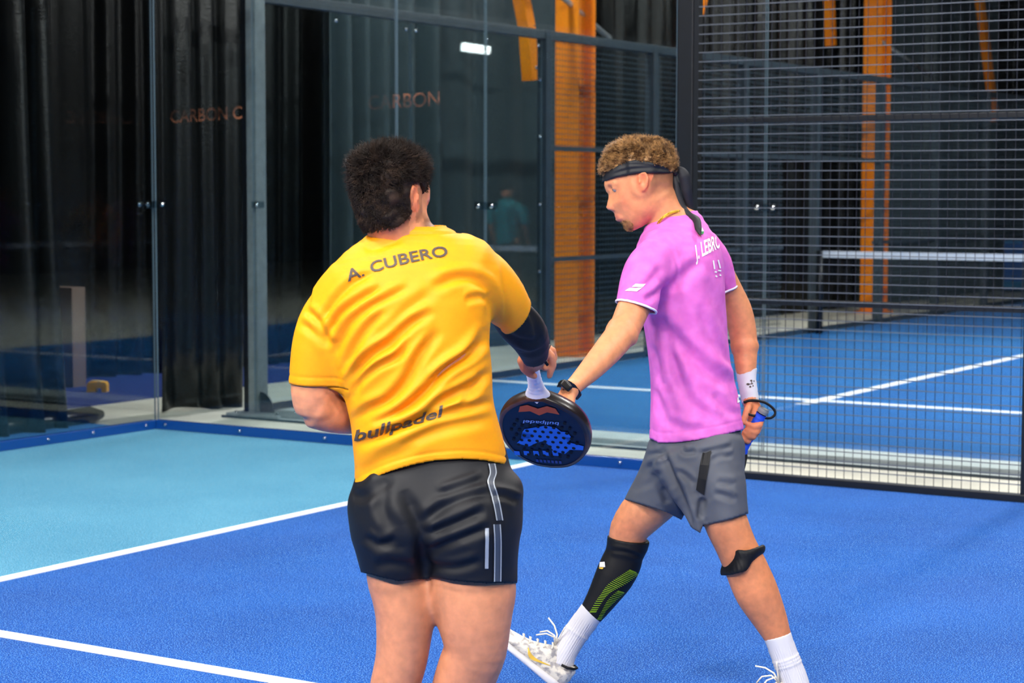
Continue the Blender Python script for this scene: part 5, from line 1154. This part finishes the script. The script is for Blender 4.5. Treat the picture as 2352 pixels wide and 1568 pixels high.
# ---- shorts
F = Field([pc(1420, 0, 6.2)[0], -.64, 5.84], [pc(1730, 0, 6.1)[0], -.20, 6.38], .0042)
F.chain([(1600, 960, 6.09, 88, .125), (1602, 1010, 6.09, 103, .142), (1600, 1060, 6.09, 104, .148)], .03)
F.chain([(1566, 1050, 6.15, 82, .12), (1535, 1110, 6.18, 74, .115), (1496, 1170, 6.205, 66, .105), (1478, 1200, 6.21, 64, .10)], .035); F.chain([(1625, 1050, 6.04, 84, .12), (1648, 1110, 6.01, 66, .11), (1662, 1170, 6.0, 56, .100), (1668, 1215, 5.995, 54, .096)], .035)
F.chain([(1560, 1060, 6.02, 60, .09), (1580, 1120, 5.99, 45, .07), (1594, 1170, 5.965, 26, .045), (1606, 1226, 5.955, 9, .025)], .03)
HSB = np.array([(1420, 1143), (1437, 1148), (1480, 1160), (1530, 1176), (1570, 1196), (1592, 1214), (1608, 1224), (1614, 1207), (1640, 1201), (1680, 1192), (1712, 1181), (1740, 1176)], float)
shb = lambda P: (cpx(P)[1] - np.interp(cpx(P)[0], HSB[:, 0], HSB[:, 1])) / FPX * P[..., 2]
F.clip_fn(shb); V, Q = F.mesh(3); c = V[Q].mean(1); V, Q, _ = drop_faces(V, Q, (np.abs(shb(c)) < .004) | (c[:, 1] > -.235)); V = snap_edges(V, Q, shb)
SB = lambda l: [(1420 + a / 5.6, 960 + b / 5.6) for a, b in l]
V = fold(V, Q, [(SB([(540, 380), (640, 640), (780, 940), (900, 1260), (950, 1400)]), .020, 9, .006), (SB([(720, 670), (860, 740), (980, 850)]), .006, 7, .005), (SB([(350, 480), (480, 460), (560, 470)]), .005, 6, .004), (SB([(240, 740), (400, 640), (600, 590)]), .006, 8, .005), (SB([(190, 860), (380, 740), (600, 680)]), .005, 8, .005), (SB([(180, 920), (400, 830), (560, 700)]), .004, 8, .004),
                 (SB([(1190, 540), (1320, 480), (1480, 490)]), .006, 7, .005), (SB([(1220, 950), (1400, 1010), (1520, 1060)]), .005, 8, .004), (SB([(1250, 820), (1400, 840), (1500, 870)]), .004, 8, .003), (SB([(1090, 1020), (1070, 1150), (1050, 1310)]), .014, 8, .004), (SB([(800, 390), (880, 440), (1010, 420)]), .008, 7, .006), (SB([(1030, 460), (1200, 430), (1470, 370)]), .006, 7, .006), (SB([(590, 880), (600, 980), (640, 1100)]), .008, 10, .004)])
V = ripple(V, Q, .002, 30, 19); V = lap(V, Q, .3)
shorts_b = add_mesh('shorts', V, Q, M_GREY, B, solid=.003); shorts_b['label'] = 'grey sports shorts with a black pocket zip'
bs = tree(V, Q); quad([(1613, 1038), (1634, 1035), (1619, 1136), (1598, 1124)], 'pocket_panel', shorts_b, bs, M_BLK, .006)
# ---- calf sleeve, knee strap, socks, wrist things
F = Field([pc(1320, 0, 6.24)[0], -.92, 6.10], [pc(1500, 0, 6.24)[0], -.58, 6.36], .0036)
F.chain([(1444, 1236, 6.228, 49, .066), (1441, 1250, 6.23, 48, .064), (1434, 1272, 6.237, 44, .060), (1428, 1290, 6.24, 46, .061), (1411, 1325, 6.24, 45, .059), (1381, 1375, 6.245, 35, .049), (1356, 1412, 6.25, 28, .040)], .004, clip_start=(.12, .95, -.1), clip_end=(-.55, -.8, 0))
V, Q = F.mesh(2); V = fold(V, Q, [([(1395, 1262), (1440, 1268), (1478, 1282)], .003, 5, .003)]); cs = add_mesh('calf_sleeve', V, Q, M_BLK, B); cs['label'] = 'black calf sleeve with lime ribbed pattern'
bc = tree(V, Q); M_LIME = mat('print_lime', srgb(160, 205, 20), .6)
rib = 0
for base, cnt, wid in (([(1456, 1312), (1432, 1330), (1402, 1350), (1380, 1375), (1362, 1405)], 30, 27), ([(1426, 1358), (1405, 1378), (1388, 1400), (1376, 1421)], 20, 18)):
    p = np.array(smooth_line(base, 8)); t = np.gradient(p, axis=0); t /= np.linalg.norm(t, axis=1)[:, None]; nn = np.stack([-t[:, 1], t[:, 0]], -1); P, Fq = [], []
    for i in np.linspace(0, len(p) - 1.01, cnt):
        j = int(i); q = p[j] + (p[j + 1] - p[j]) * (i - j); w = wid * (.55 + .45 * math.sin(math.pi * min(1, (i / len(p)) * 1.2 + .25))); d = (t[j] * .6 + nn[j]); d /= np.linalg.norm(d); b0 = len(P)
        for s in range(5):
            for e in (-1.6, 1.6): P.append(tuple(q + d * (s / 4 - .5) * w + t[j] * e * .42))
        Fq += [(b0 + 2 * s, b0 + 2 * s + 1, b0 + 2 * s + 3, b0 + 2 * s + 2) for s in range(4)]
    o = decal(P, Fq, bc, M_LIME, cs, 'lime_ribs', .002); o['kind'] = 'stuff'
quad([(1379, 1291), (1390, 1290), (1391, 1302), (1378, 1302)], 'brand_patch', cs, bc, M_PRINTW); quad([(1377, 1303), (1388, 1303), (1385, 1307), (1378, 1306)], 'brand_patch_gold', cs, bc, M_GOLD)
F = Field([pc(1640, 0, 5.98)[0], -.74, 5.86], [pc(1775, 0, 5.98)[0], -.58, 6.12], .003)
st = [pc(1664, 1303, 5.985), pc(1690, 1292, 5.93), pc(1712, 1282, 5.918), pc(1735, 1270, 5.935), pc(1750, 1262, 5.985), pc(1735, 1272, 6.035), pc(1700, 1290, 6.05), pc(1672, 1302, 6.03), pc(1664, 1303, 5.985)]
ss = np.array(smooth_line(st, 4)); nS = len(ss); wS = np.interp(np.linspace(0, 1, nS), [0, .10, .20, .30, .45, .7, 1], [.026, .036, .036, .021, .016, .018, .026])
F.segs(ss, wS, np.full(nS, .010), np.tile(np.array([.35, .93, 0]), (nS - 1, 1)), .004, 'add', .9)
V, Q = F.mesh(2); ks = add_mesh('knee_strap', V, Q, M_BLK, B); ks['label'] = 'black padded strap below the left knee'
def sock(rings, ce, nm='sock', nl=34, m=M_WHITE, amp=.0016, seams=()):
    R = np.array(rings); lo = np.array([min(pc(r[0] - r[3] - 12, 0, r[2])[0] for r in rings), min(pc(0, r[1] + 30, r[2])[1] for r in rings), R[:, 2].min() - R[:, 4].max() - .02]); hi_ = np.array([max(pc(r[0] + r[3] + 12, 0, r[2])[0] for r in rings), max(pc(0, r[1] - 30, r[2])[1] for r in rings), R[:, 2].max() + R[:, 4].max() + .02])
    G = Field(lo, hi_, .0032); C = G.chain(rings, .004, clip_start=ce); V, Q = G.mesh(2); ax = C[-1] - C[0]; ax /= np.linalg.norm(ax); u = np.cross(ax, [0, 0, 1.0]); u /= np.linalg.norm(u); v = np.cross(ax, u); D = V - C[0]; N_ = vnormals(V, Q)
    an = np.arctan2(D @ v, D @ u); tt = D @ ax; body = np.clip((tt - .03) / .01, 0, 1); dd = amp * np.sin(an * nl) * body
    for s in seams: dd += .0022 * np.exp(-((tt - s) / .004) ** 2)
    return add_mesh(nm, V + N_ * dd[:, None], Q, m, B)
sock([(1361, 1402, 6.25, 29, .042), (1344, 1426, 6.25, 29, .042), (1318, 1462, 6.25, 28, .040), (1298, 1496, 6.25, 28, .042), (1290, 1520, 6.25, 28, .042)], (.55, .83, 0), seams=(.085,))['label'] = 'white ribbed crew sock over the calf sleeve'
sock([(1785, 1458, 6.0, 32, .044), (1793, 1480, 6.0, 31, .043), (1806, 1515, 6.0, 30, .041), (1820, 1550, 6.0, 31, .041), (1832, 1590, 6.0, 32, .042)], (-.28, .95, 0), seams=(.075, .085, .095))['label'] = 'white ribbed crew sock on the trailing leg'
wb = sock([(1714, 846, 6.262, 25, .035), (1715, 870, 6.255, 22, .032), (1719, 895, 6.25, 21, .031), (1723, 922, 6.245, 20, .029)], (-.1, .95, 0), 'wristband', 60, amp=.0004); wb['label'] = 'white towelling wristband with a dark emblem'
me_ = wb.data; bw = BVHTree.FromPolygons([tuple(np.array(v.co) + parent_off(B)) for v in me_.vertices], [tuple(p.vertices) for p in me_.polygons])
for cx, cy, rx, ry in ((1718, 882, 3.5, 2.6), (1723, 888, 2.6, 2.2), (1729, 886, 1.6, 1.8), (1725, 874, 2.4, 2.0), (1731, 875, 1.3, 2), (1727, 881, 2.0, 1.2), (1723.5, 881.5, 3.5, .8), (1726, 878, .9, 3)):
    decal([(cx + rx * math.cos(a), cy + ry * math.sin(a)) for a in np.linspace(0, 6.283, 11)[:-1]], [tuple(range(10))], bw, M_LETTER, wb, 'emblem_dot', .0018)
# watch on the left wrist
wl = [pc(1284, 884, 5.575), pc(1296, 878, 5.568), pc(1312, 885, 5.575), pc(1325, 900, 5.592), pc(1330, 912, 5.615), pc(1318, 905, 5.645), pc(1300, 888, 5.648), pc(1286, 882, 5.615)]
F = Field(np.min(wl, 0) - .03, np.max(wl, 0) + .03, .0025); wl = np.array(smooth_line(wl + [wl[0]], 4)); F.segs(wl, np.full(len(wl), .0105), np.full(len(wl), .0026), np.tile([.62, .70, -.3], (len(wl) - 1, 1)), .002, 'add', .9)
V, Q = F.mesh(2); wt = add_mesh('wrist_watch', V, Q, M_WATCH, B); wt['label'] = 'black square wristwatch'
F = Field(pc(1302, 886, 5.56) - .035, pc(1302, 886, 5.56) + .035, .0022); F.segs([pc(1296, 890, 5.563), pc(1306, 880, 5.563)], [.017, .017], [.006, .006], [np.array([.72, -.60, -.1])], .001, 'add', .5, (), 5); V, Q = F.mesh(2); add_mesh('watch_case', V, Q, M_WATCH, wt)
# ---- shoes
hw = to_world(ff_h); fwd = ff_d @ CB; upw = ff_u @ CB
make_shoe(B, hw, fwd, upw, M_SHOE, M_SOLE)
rw2 = to_world(pc(1866, rr_y, 6.0)); rw2[2] = 0.002; make_shoe(B, rw2, fdir, (0, 0, 1), M_SHOE, M_SOLE)
# ---- second racket, in the far hand
rk_b, _p = racket('padel_racket', pc(1703, 1034, 6.225), (-.45, -.87, .20), (.88, -.45, .10), 'padel racket with blue handle, mostly hidden behind the grey shorts', M_GRIPB, M_BUTT, M_BLK, M_BLK, M_RED)
tube('wrist_loop', smooth_line([to_world(pc(*p)) for p in ((1708, 924, 6.22), (1728, 919, 6.215), (1756, 924, 6.22), (1776, 938, 6.225), (1780, 951, 6.225), (1768, 960, 6.22), (1745, 957, 6.20), (1722, 952, 6.195), (1712, 946, 6.20))], 5), .0042, M_BLK, rk_b, 8)

# ================================================================== a third player on the narrow court, right of the frame (met as a reflection)
T0 = mirrored(pix(1168, 560, 27.5)); T0[2] = 0.0
C = empty('person', tuple(T0)); tag(C, 'distant player in a teal shirt, reflected in the glass beside the orange column', 'person')
def lf(nm, lo, hi, items, m, h=.011, cols=None):
    G = Field(lo, hi, h)
    for pts, r, k in items: G.limb(pts, r, k)
    V, Q = G.mesh(2); return add_mesh(nm, V + T0, Q, m, C, None if cols is None else np.tile(cols, (len(V), 1)), world=True)
lf('body', (-.45, -.3, 0), (.45, .35, 1.8), [([(0, 0, 1.60), (0, .01, 1.68)], [.085, .092], .03), ([(0, .09, 1.62), (0, .10, 1.60)], .014, .02), ([(0, 0, 1.44), (0, 0, 1.56)], [.06, .055], .03), ([(0, 0, .95), (0, 0, 1.3)], [.13, .14], .05),
    ([(-.2, 0, 1.40), (-.27, .02, 1.14), (-.25, .14, .92)], [.055, .045, .03], .03), ([(.2, 0, 1.40), (.28, .0, 1.14), (.26, .10, .90)], [.055, .045, .03], .03), ([(-.25, .14, .92), (-.25, .18, .84)], [.035, .02], .01), ([(.26, .10, .90), (.26, .14, .82)], [.035, .02], .01),
    ([(-.10, 0, .92), (-.14, .02, .50), (-.15, 0, .10), (-.15, .12, .05)], [.095, .062, .042, .04], .03), ([(.10, 0, .92), (.14, .03, .50), (.16, 0, .10), (.16, .12, .05)], [.095, .062, .042, .04], .03)], M_SKIN, .011, SKIN_A)
lf('shirt', (-.42, -.3, .8), (.42, .3, 1.6), [([(0, 0, .93), (0, 0, 1.15), (0, 0, 1.36)], [.165, .165, .175], .05), ([(0, 0, 1.40), (0, 0, 1.47)], [.14, .08], .05), ([(-.12, 0, 1.40), (-.24, .0, 1.36), (-.275, .01, 1.22)], [.09, .085, .072], .05), ([(.12, 0, 1.40), (.24, 0, 1.36), (.285, .0, 1.22)], [.09, .085, .072], .05)], mat('shirt_teal', srgb(30, 150, 165), .7))
lf('shorts', (-.35, -.3, .45), (.35, .3, 1.05), [([(0, 0, .82), (0, 0, .95)], [.165, .16], .05), ([(-.09, 0, .85), (-.13, .02, .60)], [.115, .10], .04), ([(.09, 0, .85), (.13, .02, .60)], [.115, .10], .04)], M_NAVY)
lf('hair', (-.15, -.15, 1.6), (.15, .15, 1.85), [([(0, -.01, 1.70), (0, .0, 1.73)], [.092, .088], .02)], M_HAIRA)
